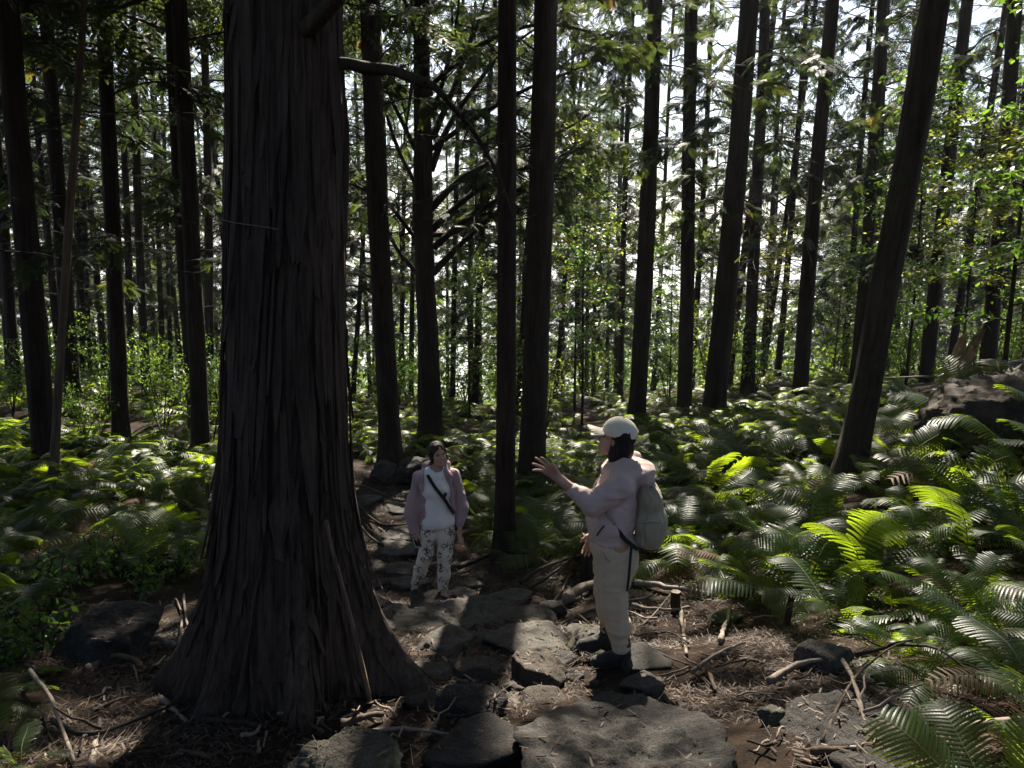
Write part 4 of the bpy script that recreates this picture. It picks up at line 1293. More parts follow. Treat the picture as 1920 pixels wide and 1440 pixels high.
stick([(800, 1320, .02), (810, 1350, .03), (850, 1358, .03), (920, 1345, .03)], .011, .006, 'thin curved twig left of the slab', 'twig', twigs=2)
stick([(700, 1382, .02), (760, 1378, .03), (850, 1388, .02)], .012, .006, 'grey twig in front of the dark low rock', 'pale_stick', twigs=2)
stick([(830, 1240, .02), (860, 1270, .03), (890, 1285, .02)], .009, .006, 'short twig below the angular rock', 'pale_stick')
stick([(655, 965, .12), (672, 1000, .14), (690, 1020, .1), (720, 1030, .03)], .02, .012, 'dark root crossing the far path beside the huge trunk', 'twig', 'root', 'root')
stick([(650, 935, .12), (680, 975, .12), (720, 1000, .05), (770, 985, .03)], .024, .012, 'second dark root farther along the path', 'twig', 'root', 'root')
stick([(975, 1105, .06), (1010, 1085, .1), (1060, 1072, .12), (1105, 1060, .1)], .02, .01, 'dark branch lying under the shaded ferns', 'twig', twigs=4)
stick([(985, 1115, .03), (1030, 1098, .08), (1085, 1062, .15), (1100, 1030, .25)], .016, .007, 'dark crooked branch propped against the old post', 'twig', twigs=3)
stick([(1200, 1180, .02), (1228, 1160, .04), (1256, 1128, .06)], .007, .004, 'thin white twig right of the gesturing woman', 'pale_stick')
stick([(1350, 1210, .02), (1362, 1180, .06), (1368, 1150, .06)], .018, .012, 'curved grey root stub among the litter', 'pale_stick', 'root', 'root')
stick([(860, 1075, .05), (930, 1050, .09), (985, 1045, .05)], .028, .016, 'dark root at the foot of the slim cypress', 'twig', 'root', 'root')
# a dead stem leaning on the huge trunk
P = resample([on_ground(694, 1318), at(672, 1220, 3.22), at(645, 1110, 3.24), at(622, 1030, 3.26), at(612, 975, 3.28)], 16)
b = Buf(); b.add(*tube(P - P[0], np.linspace(.015, .008, 16), 8, True, .25, 4), 0)
link('dead_sapling', b.mesh('dead_sapling', [M['bark_pale']]), loc=P[0], label='thin dead stem leaning up against the huge trunk', cat='stick')

r = np.random.default_rng(61)
AREAS = [('right of the gesturing woman', (1190, 1480, 1110, 1300)), ('in the dark foreground left of the slab', (330, 900, 1330, 1440)),
         ('at the right foreground', (1400, 1700, 1250, 1440)), ('left of the huge trunk', (170, 380, 1120, 1340)), ('behind the rocks near the old root', (940, 1150, 1090, 1180)), ('along the far path', (670, 800, 900, 1100))]
for an, (x0, x1, y0, y1) in AREAS:
    for i in range(22 if 'gest' in an or 'fore' in an else 12):
        px, py = r.uniform(x0, x1), r.uniform(y0, y1)
        a = r.uniform(0, 6.28); L = r.uniform(25, 80)
        pts = [(px + math.cos(a) * L * k, py + math.sin(a) * L * .45 * k + r.normal(0, 3), r.uniform(.005, .05)) for k in (-.5, -.1, .2, .5)]
        R0 = r.uniform(.004, .011)
        stick(pts, R0, R0 * .6, 'thin dry stick lying in the litter ' + an, r.choice(['pale_stick', 'brown_stick', 'twig'], p=[.45, .35, .2]), 'stick', 'stick', group='sticks ' + an, n=8, sides=5, seed=i)

# ---- stumps and posts
def stump(px, py, h, r0, r1, label, lean=(0, 0), mat='bark', top='pale_stick', name='stump', ragged=.0, seed=1):
    p = on_ground(px, py)
    n, m = 32, 20
    th = np.linspace(0, 2 * np.pi, n, endpoint=False); k = np.linspace(0, 1, m)
    TH, K = np.meshgrid(th, k)
    rad = (r0 + (r1 - r0) * K ** .7) * (1 + .14 * vnoise(np.cos(TH) * 2, np.sin(TH) * 2, K * 2, seed) + .12 * vnoise(np.cos(TH) * 6, np.sin(TH) * 6, K * 1.5, seed + 1))
    hh = -.1 + (h + .1) * K + ragged * K ** 4 * (vnoise(np.cos(TH) * 1.5, np.sin(TH) * 1.5, seed=seed + 2) + .5 * vnoise(np.cos(TH) * 5, np.sin(TH) * 5, seed=seed + 3))
    V = np.stack([rad * np.cos(TH) + lean[0] * hh, rad * np.sin(TH) + lean[1] * hh, hh], -1).reshape(-1, 3)
    o = link(name, None, loc=p, label=label, cat='stump')
    link('stem', make_mesh('stem', V, grid_faces(n, m, True), [M[mat]]), o)
    ring = V[-n:]; c = ring.mean(0)
    V2 = np.concatenate([ring, c + (ring - c) * .5 + [0, 0, -.006], [c + [0, 0, -.01]]])
    i = np.arange(n); j = (i + 1) % n
    link('broken_top', make_mesh('broken_top', V2, [np.stack([i, j, n + j, n + i], -1), np.stack([n + i, n + j, np.full(n, 2 * n)], -1)], [M[top]]), o)
    return o
stump(1266, 1146, .17, .042, .036, 'short cut stump with reddish sides right of the gesturing woman', mat='bark', seed=3)
stump(1474, 1172, .22, .026, .02, 'thin dark stub standing at the edge of the right ferns', (.12, 0), ragged=.03, seed=5)
stump(1104, 1085, .46, .085, .075, 'old dark upright post hidden behind the gesturing woman', ragged=.03, mat='bark', seed=7)
M['raw_wood'] = bark_mat('split_wood', (.12, .07, .035), (.4, .26, .14), 24., (1, 1, .08), .5)
sp = at(1780, 760, 10.5); 
o = stump(1783, 775, .98, .15, .12, 'broken stump with split pale brown wood beside the large boulder', (.32, 0), 'raw_wood', 'raw_wood', 'broken_stump', .3, 9)
o.location.z -= .1; o.location.x -= .2
for i, (dx, hh, L, dz) in enumerate([(-.02, .55, .95, .04), (.06, .42, .3, -.3), (.1, .6, .22, .1), (.1, .5, .4, -.45)]):
    d = -1 if i == 0 else 1
    P = np.stack([dx + .32 * hh + d * L * np.linspace(0, 1, 7), -.05 + 0 * np.linspace(0, 1, 7), hh + dz * np.linspace(0, 1, 7) + .02 * np.sin(np.linspace(0, 5, 7))], 1)
    b = Buf(); b.add(*tube(P, np.linspace(.016, .007, 7), 6, True, .3, i), 0)
    link('splinter', b.mesh('splinter', [M['pale_stick']]), o)

# ---- litter: needles, bark flakes, leaves; nobody could count it
def litter_mat():
    m, nt, b = new_mat('leaf_litter')
    c = ramp(nt, attr(nt), [(0, (.012, .008, .006)), (.35, (.036, .023, .015)), (.6, (.07, .044, .028)), (.85, (.125, .082, .052)), (1, (.25, .185, .125))])
    nt.links.new(c, b.inputs['Base Color']); b.inputs['Roughness'].default_value = .7
    b.inputs['Specular IOR Level'].default_value = .35
    return m
M['litter'] = litter_mat()
r = np.random.default_rng(88)
NL = 105000
y = 1.7 + 11.5 * r.random(NL) ** 1.7
x = np.interp(y, PATH_Y, PATH_X) + r.normal(0, 1.25, NL) + np.where(y < 6.5, .25, 0)
lf = r.random(NL) < .2
y = np.where(lf, r.uniform(2.2, 5.8, NL), y); x = np.where(lf, -.52 * y + r.normal(-.1, .45, NL), x)
kp = fbm(x / .5, y / .5, seed=15, octaves=2) + r.uniform(-.35, .95, NL) > 0
x, y = x[kp], y[kp]; NL = len(x)
O = np.stack([x, y, gz_many(x, y) + r.uniform(.002, .018, NL)], 1)
from mathutils.bvhtree import BVHTree
rv, rf, nn = [], [], 0
for o_, P_, F_ in ROCKS:
    mw = Matrix.LocRotScale(o_.location, o_.rotation_euler, None)
    rv += [mw @ Vector(q) for q in P_.tolist()]; rf += (F_ + nn).tolist(); nn += len(P_)
tree = BVHTree.FromPolygons(rv, rf)
keep = np.ones(NL, bool)
for i in range(NL):
    if y[i] > 9: continue
    hit = tree.ray_cast(Vector((x[i], y[i], O[i, 2] + 1.2)), Vector((0, 0, -1)), 1.25)
    if hit[0] is not None and hit[0].z > O[i, 2] - .02:
        O[i, 2] = hit[0].z + r.uniform(.002, .008)
        if hit[1].z < .75 or r.random() > .28: keep[i] = False
O = O[keep]; NL = len(O)
kind = r.random(NL)
b = Buf()
FLAKE = np.array([(0, -.5, 0), (1, -.42, .12), (1, .4, .14), (0, .5, .02)], float) * np.array([1, .24, 1])
for sel, tpl, sz in ((kind < .68, FLAKE, (.012, .045)), (kind >= .68, np.array([(0, -.5, 0), (1, -.4, .1), (1, .4, .1), (0, .5, 0)], float) * np.array([1, .03, 1]), (.03, .12)), ):
    n = sel.sum(); a = r.uniform(0, 6.28, n)
    D = np.stack([np.cos(a), np.sin(a), r.normal(.0, .16, n)], 1)
    N = np.array([0, 0, 1.]) + r.normal(0, .3, (n, 3))
    v, f = scatter(tpl, O[sel], D, N, r.uniform(*sz, n))
    b.add(v, f, 0, np.repeat(np.clip(r.beta(2, 2.6, n), 0, 1), 4))
link('leaf_litter', b.mesh('leaf_litter', [M['litter']], False), kind='stuff', label='brown bark flakes and dry needles covering the trail floor', cat='litter')
# ------------------------------------------------------------------ people: one continuous surface each, grown from a distance field
class Field:
    def __init__(self, lo, hi, h=.0048):
        self.lo = np.array(lo, float); self.h = h
        self.n = np.ceil((np.array(hi) - self.lo) / h).astype(int) + 1
        self.F = np.full(self.n, .2, np.float32)
        self.ax = [(self.lo[k] + h * np.arange(self.n[k])).astype(np.float32) for k in range(3)]
    def _sl(self, c0, c1, pad):
        s = []
        for k in range(3):
            a = int(max(0, math.floor((min(c0[k], c1[k]) - pad - self.lo[k]) / self.h)))
            b = int(min(self.n[k], math.ceil((max(c0[k], c1[k]) + pad - self.lo[k]) / self.h) + 1))
            s.append(slice(a, max(b, a + 1)))
        return tuple(s)
    def _grid(self, s):
        return self.ax[0][s[0]][:, None, None], self.ax[1][s[1]][None, :, None], self.ax[2][s[2]][None, None, :]
    def _put(self, s, d, k, sub=False, inter=False):
        f = self.F[s]
        if sub or inter:
            d = -d if sub else d
            h = np.clip(.5 - .5 * (f - d) / k, 0, 1)
            self.F[s] = f * (1 - h) + d * h + k * h * (1 - h)
        else:
            h = np.clip(.5 + .5 * (d - f) / k, 0, 1)
            self.F[s] = d * (1 - h) + f * h - k * h * (1 - h)
    def cone(self, a, b, ra, rb, k=.02, sub=False, sq=None):
        """tapered capsule; sq scales x,y,z distance about the axis"""
        a = np.array(a, float); b = np.array(b, float)
        q = np.array(sq if sq is not None else (1, 1, 1), float)
        s = self._sl(a, b, max(ra, rb) * max(1, (1 / q).max()) + k + .02)
        X, Y, Z = self._grid(s)
        ab = (b - a); L2 = max(float((ab * q).dot(ab * q)), 1e-9)
        px, py, pz = (X - a[0]) * q[0], (Y - a[1]) * q[1], (Z - a[2]) * q[2]
        A = ab * q
        t = np.clip((px * A[0] + py * A[1] + pz * A[2]) / L2, 0, 1)
        d = np.sqrt((px - A[0] * t) ** 2 + (py - A[1] * t) ** 2 + (pz - A[2] * t) ** 2) - (ra + (rb - ra) * t)
        self._put(s, (d / q.max()).astype(np.float32), k, sub)
    def chain(self, pts, rs, k=.02, **kw):
        for i in range(len(pts) - 1): self.cone(pts[i], pts[i + 1], rs[i], rs[i + 1], k, **kw)
    def ell(self, c, rad, k=.02, Rm=None, sub=False):
        c = np.array(c, float); rad = np.array(rad, float)
        s = self._sl(c, c, rad.max() + k + .02)
        X, Y, Z = self._grid(s)
        p = [X - c[0], Y - c[1], Z - c[2]]
        if Rm is not None:
            p = [p[0] * Rm[0, j] + p[1] * Rm[1, j] + p[2] * Rm[2, j] for j in range(3)]
        k0 = np.sqrt((p[0] / rad[0]) ** 2 + (p[1] / rad[1]) ** 2 + (p[2] / rad[2]) ** 2) + 1e-6
        k1 = np.sqrt((p[0] / rad[0] ** 2) ** 2 + (p[1] / rad[1] ** 2) ** 2 + (p[2] / rad[2] ** 2) ** 2) + 1e-6
        self._put(s, (k0 * (k0 - 1) / k1).astype(np.float32), k, sub)
    def plane(self, p, n, k=.01):
        """keep the side the normal points away from"""
        n = np.array(n, float); n /= np.linalg.norm(n)
        s = (slice(None),) * 3
        X, Y, Z = self._grid(s)
        d = (X - p[0]) * n[0] + (Y - p[1]) * n[1] + (Z - p[2]) * n[2]
        self._put(s, d.astype(np.float32), k, inter=True)
    def surface(self):
        F = self.F; n = self.n
        ins = F < 0
        c = np.zeros(n - 1, np.int8)
        for i in (0, 1):
            for j in (0, 1):
                for k in (0, 1):
                    c += ins[i:n[0] - 1 + i, j:n[1] - 1 + j, k:n[2] - 1 + k]
        act = (c > 0) & (c < 8)
        idx = np.argwhere(act)
        vid = np.full(n - 1, -1, np.int64); vid[act] = np.arange(len(idx))
        acc = np.zeros((len(idx), 3)); cnt = np.zeros(len(idx))
        cor = [(i, j, k) for i in (0, 1) for j in (0, 1) for k in (0, 1)]
        val = {o: F[idx[:, 0] + o[0], idx[:, 1] + o[1], idx[:, 2] + o[2]].astype(float) for o in cor}
        for o in cor:
            for ax in range(3):
                if o[ax] == 0:
                    o2 = list(o); o2[ax] = 1; o2 = tuple(o2)
                    a, b = val[o], val[o2]
                    cr = (a < 0) != (b < 0)
                    t = np.where(cr, a / np.where(cr, a - b, 1), 0)
                    P = np.tile(np.array(o, float), (len(idx), 1)); P[:, ax] = t
                    acc += P * cr[:, None]; cnt += cr
        V = self.lo + self.h * (idx + acc / cnt[:, None])
        Q = []
        for ax in range(3):
            o = [slice(None)] * 3; o2 = [slice(None)] * 3
            o[ax] = slice(0, n[ax] - 1); o2[ax] = slice(1, n[ax])
            a, b = ins[tuple(o)], ins[tuple(o2)]
            e = np.argwhere(a != b)
            u, w = (ax + 1) % 3, (ax + 2) % 3
            ok = (e[:, u] > 0) & (e[:, w] > 0) & (e[:, u] < n[u] - 1) & (e[:, w] < n[w] - 1)
            e = e[ok]
            def g(du, dw):
                q = e.copy(); q[:, u] -= du; q[:, w] -= dw
                return vid[q[:, 0], q[:, 1], q[:, 2]]
            q4 = np.stack([g(1, 1), g(0, 1), g(0, 0), g(1, 0)], -1)
            fl = ~a[tuple(e.T)]
            q4[fl] = q4[fl][:, ::-1]
            Q.append(q4)
        return V, np.concatenate(Q)

def vnormals(V, Q):
    n = np.cross(V[Q[:, 2]] - V[Q[:, 0]], V[Q[:, 3]] - V[Q[:, 1]])
    N = np.zeros_like(V)
    for k in range(4): np.add.at(N, Q[:, k], n)
    return N / (np.linalg.norm(N, axis=1, keepdims=True) + 1e-12)

def folds(V, Q, amp, sc, seed, stretch=(1, 1, 1)):
    N = vnormals(V, Q)
    d = 1 - np.abs(fbm(V[:, 0] * sc * stretch[0], V[:, 1] * sc * stretch[1], V[:, 2] * sc * stretch[2], seed, 2)) * 1.6
    d = d - d.mean()
    return V + N * (amp * d)[:, None]

def rot_m(yaw, pitch, roll):
    """head frame: +x face forward, +y left, +z up; yaw about z, pitch up positive, roll"""
    return np.array(Matrix.Rotation(yaw, 3, 'Z') @ Matrix.Rotation(-pitch, 3, 'Y') @ Matrix.Rotation(roll, 3, 'X'))

def head(f, c, Rm, s=1.):
    c = np.array(c, float)
    P = lambda *q: c + Rm @ (np.array(q) * s)
    E = lambda q, rad, k=.02, sub=False: f.ell(P(*q), np.array(rad) * s, k, Rm, sub)
    E((-.012, 0, .036), (.092, .073, .083))
    E((.032, 0, -.03), (.056, .055, .078), .03)
    E((.058, 0, -.097), (.018, .022, .016), .025)
    for y in (-1, 1):
        E((.052, y * .034, -.03), (.026, .024, .028), .02)
        E((.0, y * .073, -.008), (.018, .008, .029), .008)
        E((.03, y * .045, -.075), (.035, .018, .022), .03)
    for y in (-1, 1):
        E((.092, y * .029, .004), (.012, .016, .009), .012, True)
        E((.071, y * .029, .002), (.013, .014, .009), .004)
    E((.08, 0, .024), (.012, .042, .009), .014)
    f.cone(P(.086, 0, .008), P(.103, 0, -.03), .006 * s, .011 * s, .012)
    for y in (-1, 1): E((.092, y * .012, -.035), (.010, .007, .006), .008)
    E((.083, 0, -.06), (.010, .021, .0055), .006)
    E((.081, 0, -.071), (.010, .018, .006), .006)
    return P

def hand(f, wrist, Rm, curls, spread, s=1., thumb_side=1, k=.006):
    """hand frame: +x along the fingers, +y towards the thumb, +z back of the hand"""
    wrist = np.array(wrist, float)
    P = lambda *q: wrist + Rm @ (np.array(q) * s)
    f.cone(P(-.02, 0, 0), P(.02, 0, 0), .025 * s, .026 * s, .015)
    ys = np.array([.030, .010, -.010, -.029])
    for y in ys: f.cone(P(.015, y * .55, 0), P(.082, y, 0), .014 * s, .0125 * s, .014)
    Ls = [(.042, .026, .02), (.047, .03, .022), (.043, .028, .021), (.034, .021, .018)]
    for i, y in enumerate(ys):
        a = spread * (1.2 - .85 * i); cu = curls[i]
        p = np.array([.085, y, 0.]); pit = cu * .35
        for j, L in enumerate(Ls[i]):
            d = np.array([math.cos(pit) * math.cos(a), math.cos(pit) * math.sin(a), -math.sin(pit)])
            q = p + d * L
            f.cone(P(*p), P(*q), (.0095 - .001 * j) * s, (.0088 - .0012 * j) * s, k)
            p = q; pit += cu * (.9 if j == 0 else .7)
    f.chain([P(.02, .022, -.004), P(.045, .047, -.012), P(.07, .062, -.018), P(.09, .068, -.022)], [.015 * s, .0125 * s, .0105 * s, .0085 * s], k + .004)

def cloth_mat(name, col, sc=220., var=.12, bs=.25, rough=.9):
    m, nt, b = new_mat(name)
    n = noise_node(nt, sc, 3); g = noise_node(nt, 6, 4)
    c = ramp(nt, g.outputs['Fac'], [(.3, tuple(x * (1 - var) for x in col)), (.7, tuple(x * (1 + var) for x in col))])
    nt.links.new(c, b.inputs['Base Color']); b.inputs['Roughness'].default_value = rough
    b.inputs['Specular IOR Level'].default_value = .2
    b.inputs['Sheen Weight'].default_value = .15
    bump(nt, b, n.outputs['Fac'], bs, .003)
    return m
def skin_mat():
    m, nt, b = new_mat('skin')
    n = noise_node(nt, 14, 4)
    c = ramp(nt, n.outputs['Fac'], [(.3, (.40, .23, .16)), (.7, (.50, .31, .225))])
    nt.links.new(c, b.inputs['Base Color']); b.inputs['Roughness'].default_value = .5
    b.inputs['Subsurface Weight'].default_value = .08
    b.inputs['Subsurface Radius'].default_value = (.01, .004, .002)
    return m
def hair_mat(name, c0, c1):
    m, nt, b = new_mat(name)
    n = noise_node(nt, 90, 3, (1, 1, .12))
    nt.links.new(ramp(nt, n.outputs['Fac'], [(.3, c0), (.7, c1)]), b.inputs['Base Color'])
    b.inputs['Roughness'].default_value = .55
    b.inputs['Specular IOR Level'].default_value = .25
    bump(nt, b, n.outputs['Fac'], .8, .01)
    return m
def floral_mat():
    """cream cloth with dark sprigs: clustered thin leaves"""
    m, nt, b = new_mat('floral_cloth')
    w = noise_node(nt, 22, 2)
    tc = nt.nodes.new('ShaderNodeTexCoord')
    add = nt.nodes.new('ShaderNodeVectorMath'); add.operation = 'MULTIPLY_ADD'
    nt.links.new(w.outputs['Color'], add.inputs[0]); add.inputs[1].default_value = (.05, .05, .05)
    nt.links.new(tc.outputs['Object'], add.inputs[2])
    v1 = nt.nodes.new('ShaderNodeTexVoronoi'); v1.feature = 'DISTANCE_TO_EDGE'; v1.inputs['Scale'].default_value = 20
    nt.links.new(add.outputs[0], v1.inputs['Vector'])
    line = ramp(nt, v1.outputs['Distance'], [(.05, (1, 1, 1)), (.10, (0, 0, 0))])
    v2 = nt.nodes.new('ShaderNodeTexVoronoi'); v2.inputs['Scale'].default_value = 11
    nt.links.new(tc.outputs['Object'], v2.inputs['Vector'])
    clump = ramp(nt, v2.outputs['Distance'], [(.42, (1, 1, 1)), (.6, (0, 0, 0))])
    n3 = noise_node(nt, 95, 2)
    leaf = ramp(nt, n3.outputs['Fac'], [(.54, (0, 0, 0)), (.58, (1, 1, 1))])
    l2 = mix_rgb(nt, 1., leaf, ramp(nt, v2.outputs['Distance'], [(.25, (1, 1, 1)), (.4, (0, 0, 0))]), 'MULTIPLY')
    f = mix_rgb(nt, 1., mix_rgb(nt, 1., line, clump, 'MULTIPLY'), l2, 'LIGHTEN')
    c = mix_rgb(nt, f, (.72, .63, .52), (.05, .045, .04))
    nt.links.new(c, b.inputs['Base Color']); b.inputs['Roughness'].default_value = .9
    return m
M['skin'] = skin_mat()
M['lip'] = plain_mat('lip', (.36, .12, .1), .45, .1, 30, 0)
M['eye'] = plain_mat('eye_dark', (.02, .015, .012), .25, .1, 30, 0)
M['brow'] = plain_mat('brow', (.05, .035, .028), .8, .2, 60, 0)
M['teeth'] = plain_mat('teeth', (.7, .66, .6), .3, .05, 30, 0)
M['hair_black'] = hair_mat('black_hair', (.004, .0035, .0035), (.016, .013, .012))
M['hair_brown'] = hair_mat('brown_hair', (.012, .006, .004), (.06, .028, .014))
M['hoodie'] = cloth_mat('beige_pink_fleece', (.54, .41, .375))
M['chino'] = cloth_mat('beige_cotton', (.55, .44, .30))
M['boot'] = cloth_mat('dark_suede', (.022, .021, .021), 90, .2, .4, .7)
M['sole'] = plain_mat('grey_rubber', (.12, .12, .115), .6, .15)
M['cap'] = cloth_mat('cream_cap', (.76, .70, .57), 160, .05)
M['pack'] = cloth_mat('olive_grey_nylon', (.33, .285, .20), 300, .12, .15, .6)
M['black_web'] = cloth_mat('black_webbing', (.018, .018, .018), 300, .1, .2, .7)
M['white_tee'] = cloth_mat('white_cotton', (.85, .83, .80), 260, .03, .15)
M['mauve'] = cloth_mat('mauve_fleece', (.40, .275, .29))
M['floral'] = floral_mat()
M['metal_thin'] = plain_mat('glasses_metal', (.05, .045, .04), .3, .1, 30, 0, .6)
M['phone'] = plain_mat('phone_body', (.6, .6, .62), .25, .03, 30, 0, .6)
M['phone_dark'] = plain_mat('phone_glass', (.015, .015, .017), .1, .03, 30, 0, .6)

def person_root(px, py, label, head_px, height):
    """stands at the ground pixel; distance from the ground there; size so that the head reaches its pixel"""
    p = on_ground(px, py)
    top = at(px, head_px, p[1])
    s = (top[2] - p[2]) / height
    o = link('person', None, loc=p, rot=(0, 0, -math.atan2(p[0], p[1])), scale=s, label=label, cat='person')
    print('PERSON', p, 'scale', round(s, 3), 'real height', round(s * height, 3))
    return o, p, s

def ribbon(P, side, w, t=.004):
    """flat strap along P; side = direction of its width"""
    P = np.asarray(P, float); side = np.asarray(side, float)
    side = np.broadcast_to(side, P.shape)
    T = np.gradient(P, axis=0); T /= np.linalg.norm(T, axis=1, keepdims=True)
    S = side - T * np.sum(side * T, 1, keepdims=True); S /= np.linalg.norm(S, axis=1, keepdims=True)
    N = np.cross(T, S)
    V = np.stack([P + S * w / 2 + N * t, P - S * w / 2 + N * t, P - S * w / 2 - N * t, P + S * w / 2 - N * t], 1).reshape(-1, 3)
    F = grid_faces(4, len(P), True)
    m = len(P) * 4
    F = np.concatenate([F, [[3, 2, 1, 0], [m - 4, m - 3, m - 2, m - 1]]])
    return V, F

def face_materials(V, Q, c, Rm, s=1., smile=False, closed=False):
    """material slots 0 skin 1 lip 2 eye 3 brow 4 teeth, chosen by place on the face"""
    m = V[Q].mean(1)
    h = (m - np.array(c)) @ Rm / s
    x, y, z = h.T
    a = np.abs(y)
    mi = np.zeros(len(Q), int)
    fr = x > .055
    mi[fr & (((y / .023) ** 2 + ((z + .0655) / .0095) ** 2) < 1)] = 1
    if smile: mi[fr & (((y / .016) ** 2 + ((z + .064 - .12 * a * a / .02) / .0035) ** 2) < 1)] = 4
    mi[fr & ((((a - .029) / .0145) ** 2 + ((z - .002) / .006) ** 2) < 1)] = 2
    mi[fr & (((a - .03) / .02) ** 2 + ((z - .0235 + 2. * (a - .03) ** 2 / .03) / .0042) ** 2 < 1)] = 3
    return mi

# ================= the gesturing woman (profile, faces left) =================
pw, pw_loc, pw_s = person_root(1150, 1240, 'woman in cream cap and beige hoodie gesturing with an outstretched hand', 781, 1.615)
HC = np.array([-.02, 0, 1.475]); HR = rot_m(math.pi - .06, R(13), 0)     # faces -x, a little up
f = Field((-.56, -.34, 0), (.24, .34, 1.64))
hp = head(f, HC, HR, 1.0)
f.cone((.005, 0, 1.44), (.035, 0, 1.27), .052, .062, .03)
f.chain([(.02, 0, 1.25), (-.02, 0, 1.05), (-.01, 0, .86)], [.095, .09, .09], .04, sq=(1, .72, 1))
SH_, EL_, WR_ = np.array([.03, -.165, 1.235]), np.array([-.150, -.235, 1.128]), np.array([-.335, -.24, 1.275])
f.chain([SH_, EL_, WR_], [.052, .041, .027], .02)
f.chain([(.03, .165, 1.235), (-.005, .225, .98), (-.135, .185, .80)], [.052, .041, .027], .02)
fd = WR_ - EL_; fd /= np.linalg.norm(fd)
yb = np.array([.10, -.35, .93]); yb -= fd * yb.dot(fd); yb /= np.linalg.norm(yb)
hm = np.stack([fd, yb, np.cross(fd, yb)], 1)
hand(f, WR_ + fd * .015, hm, [.30, .12, .2, .38], .30, 1.0, k=.004)
fd2 = np.array([-.35, -.1, -.93]); fd2 /= np.linalg.norm(fd2); y2 = np.array([-.9, 0, .3]); y2 -= fd2 * y2.dot(fd2); y2 /= np.linalg.norm(y2)
hand(f, (-.137, .184, .792), np.stack([fd2, y2, np.cross(fd2, y2)], 1), [.5, .6, .6, .7], .05, .95)
for y, kn, an in ((-.085, (-.005, -.088, .46), (.05, -.09, .08)), (.085, (-.055, .088, .47), (-.045, .10, .08))):
    f.chain([(-.005, y, .84), kn, an], [.095, .062, .04], .03)
    f.cone(an, (an[0] - .13, an[1], .045), .04, .035, .02)
V, Q = f.surface()
link('body', make_mesh('body', V, Q, [M['skin'], M['lip'], M['eye'], M['brow'], M['teeth']], True, face_materials(V, Q, HC, HR)), pw)
# hoodie
f = Field((-.36, -.36, .76), (.3, .36, 1.42))
f.chain([(.025, 0, 1.255), (-.02, 0, 1.08), (-.035, 0, .95), (-.035, 0, .875)], [.118, .134, .142, .130], .04, sq=(1, .76, 1))
for y in (-1, 1): f.cone((.03, y * .10, 1.285), (.03, y * .17, 1.235), .07, .076, .05)
el = np.array([-.150, -.235, 1.126])
f.chain([SH_, el, el + (WR_ - el) * .33], [.076, .070, .060], .025)
f.cone(el + (WR_ - el) * .30, el + (WR_ - el) * .56, .047, .043, .012)
f.chain([(.03, .165, 1.235), (-.005, .23, .98), (-.125, .19, .825)], [.08, .068, .05], .03)
f.ell((-.03, 0, .855), (.146, .182, .04), .012)
f.ell((.115, 0, 1.285), (.105, .145, .055), .03); f.ell((.165, 0, 1.245), (.06, .12, .05), .03)
f.chain([(.1, -.1, 1.335), (.03, -.105, 1.335), (-.045, -.06, 1.305), (-.075, 0, 1.275)], [.034, .036, .03, .024], .02)
f.chain([(.1, .1, 1.335), (.03, .105, 1.335), (-.045, .06, 1.305), (-.075, 0, 1.275)], [.034, .036, .03, .024], .02)
f.cone((-.01, 0, 1.50), (.012, 0, 1.335), .066, .062, .012, True)
V, Q = f.surface()
V = folds(V, Q, .011, 6., 5, (1, 1, .8)); V = folds(V, Q, .006, 15., 8, (.45, 1, 1.1))
hd = link('hoodie', make_mesh('hoodie', V, Q, [M['hoodie']]), pw)
P = resample([(-.075, -.202, .99), (-.098, -.19, .955), (-.118, -.178, .915)], 8)
link('pocket_slit', make_mesh('pocket_slit', *ribbon(P, (.3, 0, 1), .007, .004), [M['boot']]), hd)
P = resample([(-.085, -.045, 1.265), (-.135, -.05, 1.22), (-.15, -.052, 1.15)], 8)
b = Buf(); b.add(*tube(P, np.full(8, .004), 6), 0); link('drawstring', b.mesh('drawstring', [M['hoodie']]), hd)
# trousers
f = Field((-.24, -.26, .1), (.22, .26, .92))
f.ell((-.025, 0, .80), (.142, .165, .10), .03)
f.chain([(.035, -.06, .79), (.04, -.07, .70)], [.10, .095], .03); f.chain([(.03, .06, .79), (.03, .07, .7)], [.10, .09], .03)
f.chain([(-.03, -.085, .80), (-.012, -.09, .62), (-.01, -.09, .45), (.03, -.09, .28), (.05, -.09, .165)], [.110, .099, .083, .071, .056], .03)
f.chain([(-.03, .085, .80), (-.045, .09, .62), (-.055, .09, .46), (-.045, .098, .3), (-.042, .10, .215)], [.108, .095, .078, .064, .050], .03)
f.cone((.05, -.09, .17), (.051, -.09, .14), .056, .05, .01); f.cone((-.042, .1, .22), (-.043, .1, .195), .05, .046, .01)
V, Q = f.surface()
V = folds(V, Q, .009, 9., 12, (1, 1, .25)); V = folds(V, Q, .005, 14., 13, (.5, .5, 1.2))
tr = link('trousers', make_mesh('trousers', V, Q, [M['chino']]), pw)
P = resample([(-.075, -.188, .815), (-.062, -.198, .785), (-.03, -.205, .765)], 8)
link('pocket', make_mesh('pocket', *ribbon(P, (.5, 0, .8), .005, .003), [M['pack']]), tr)
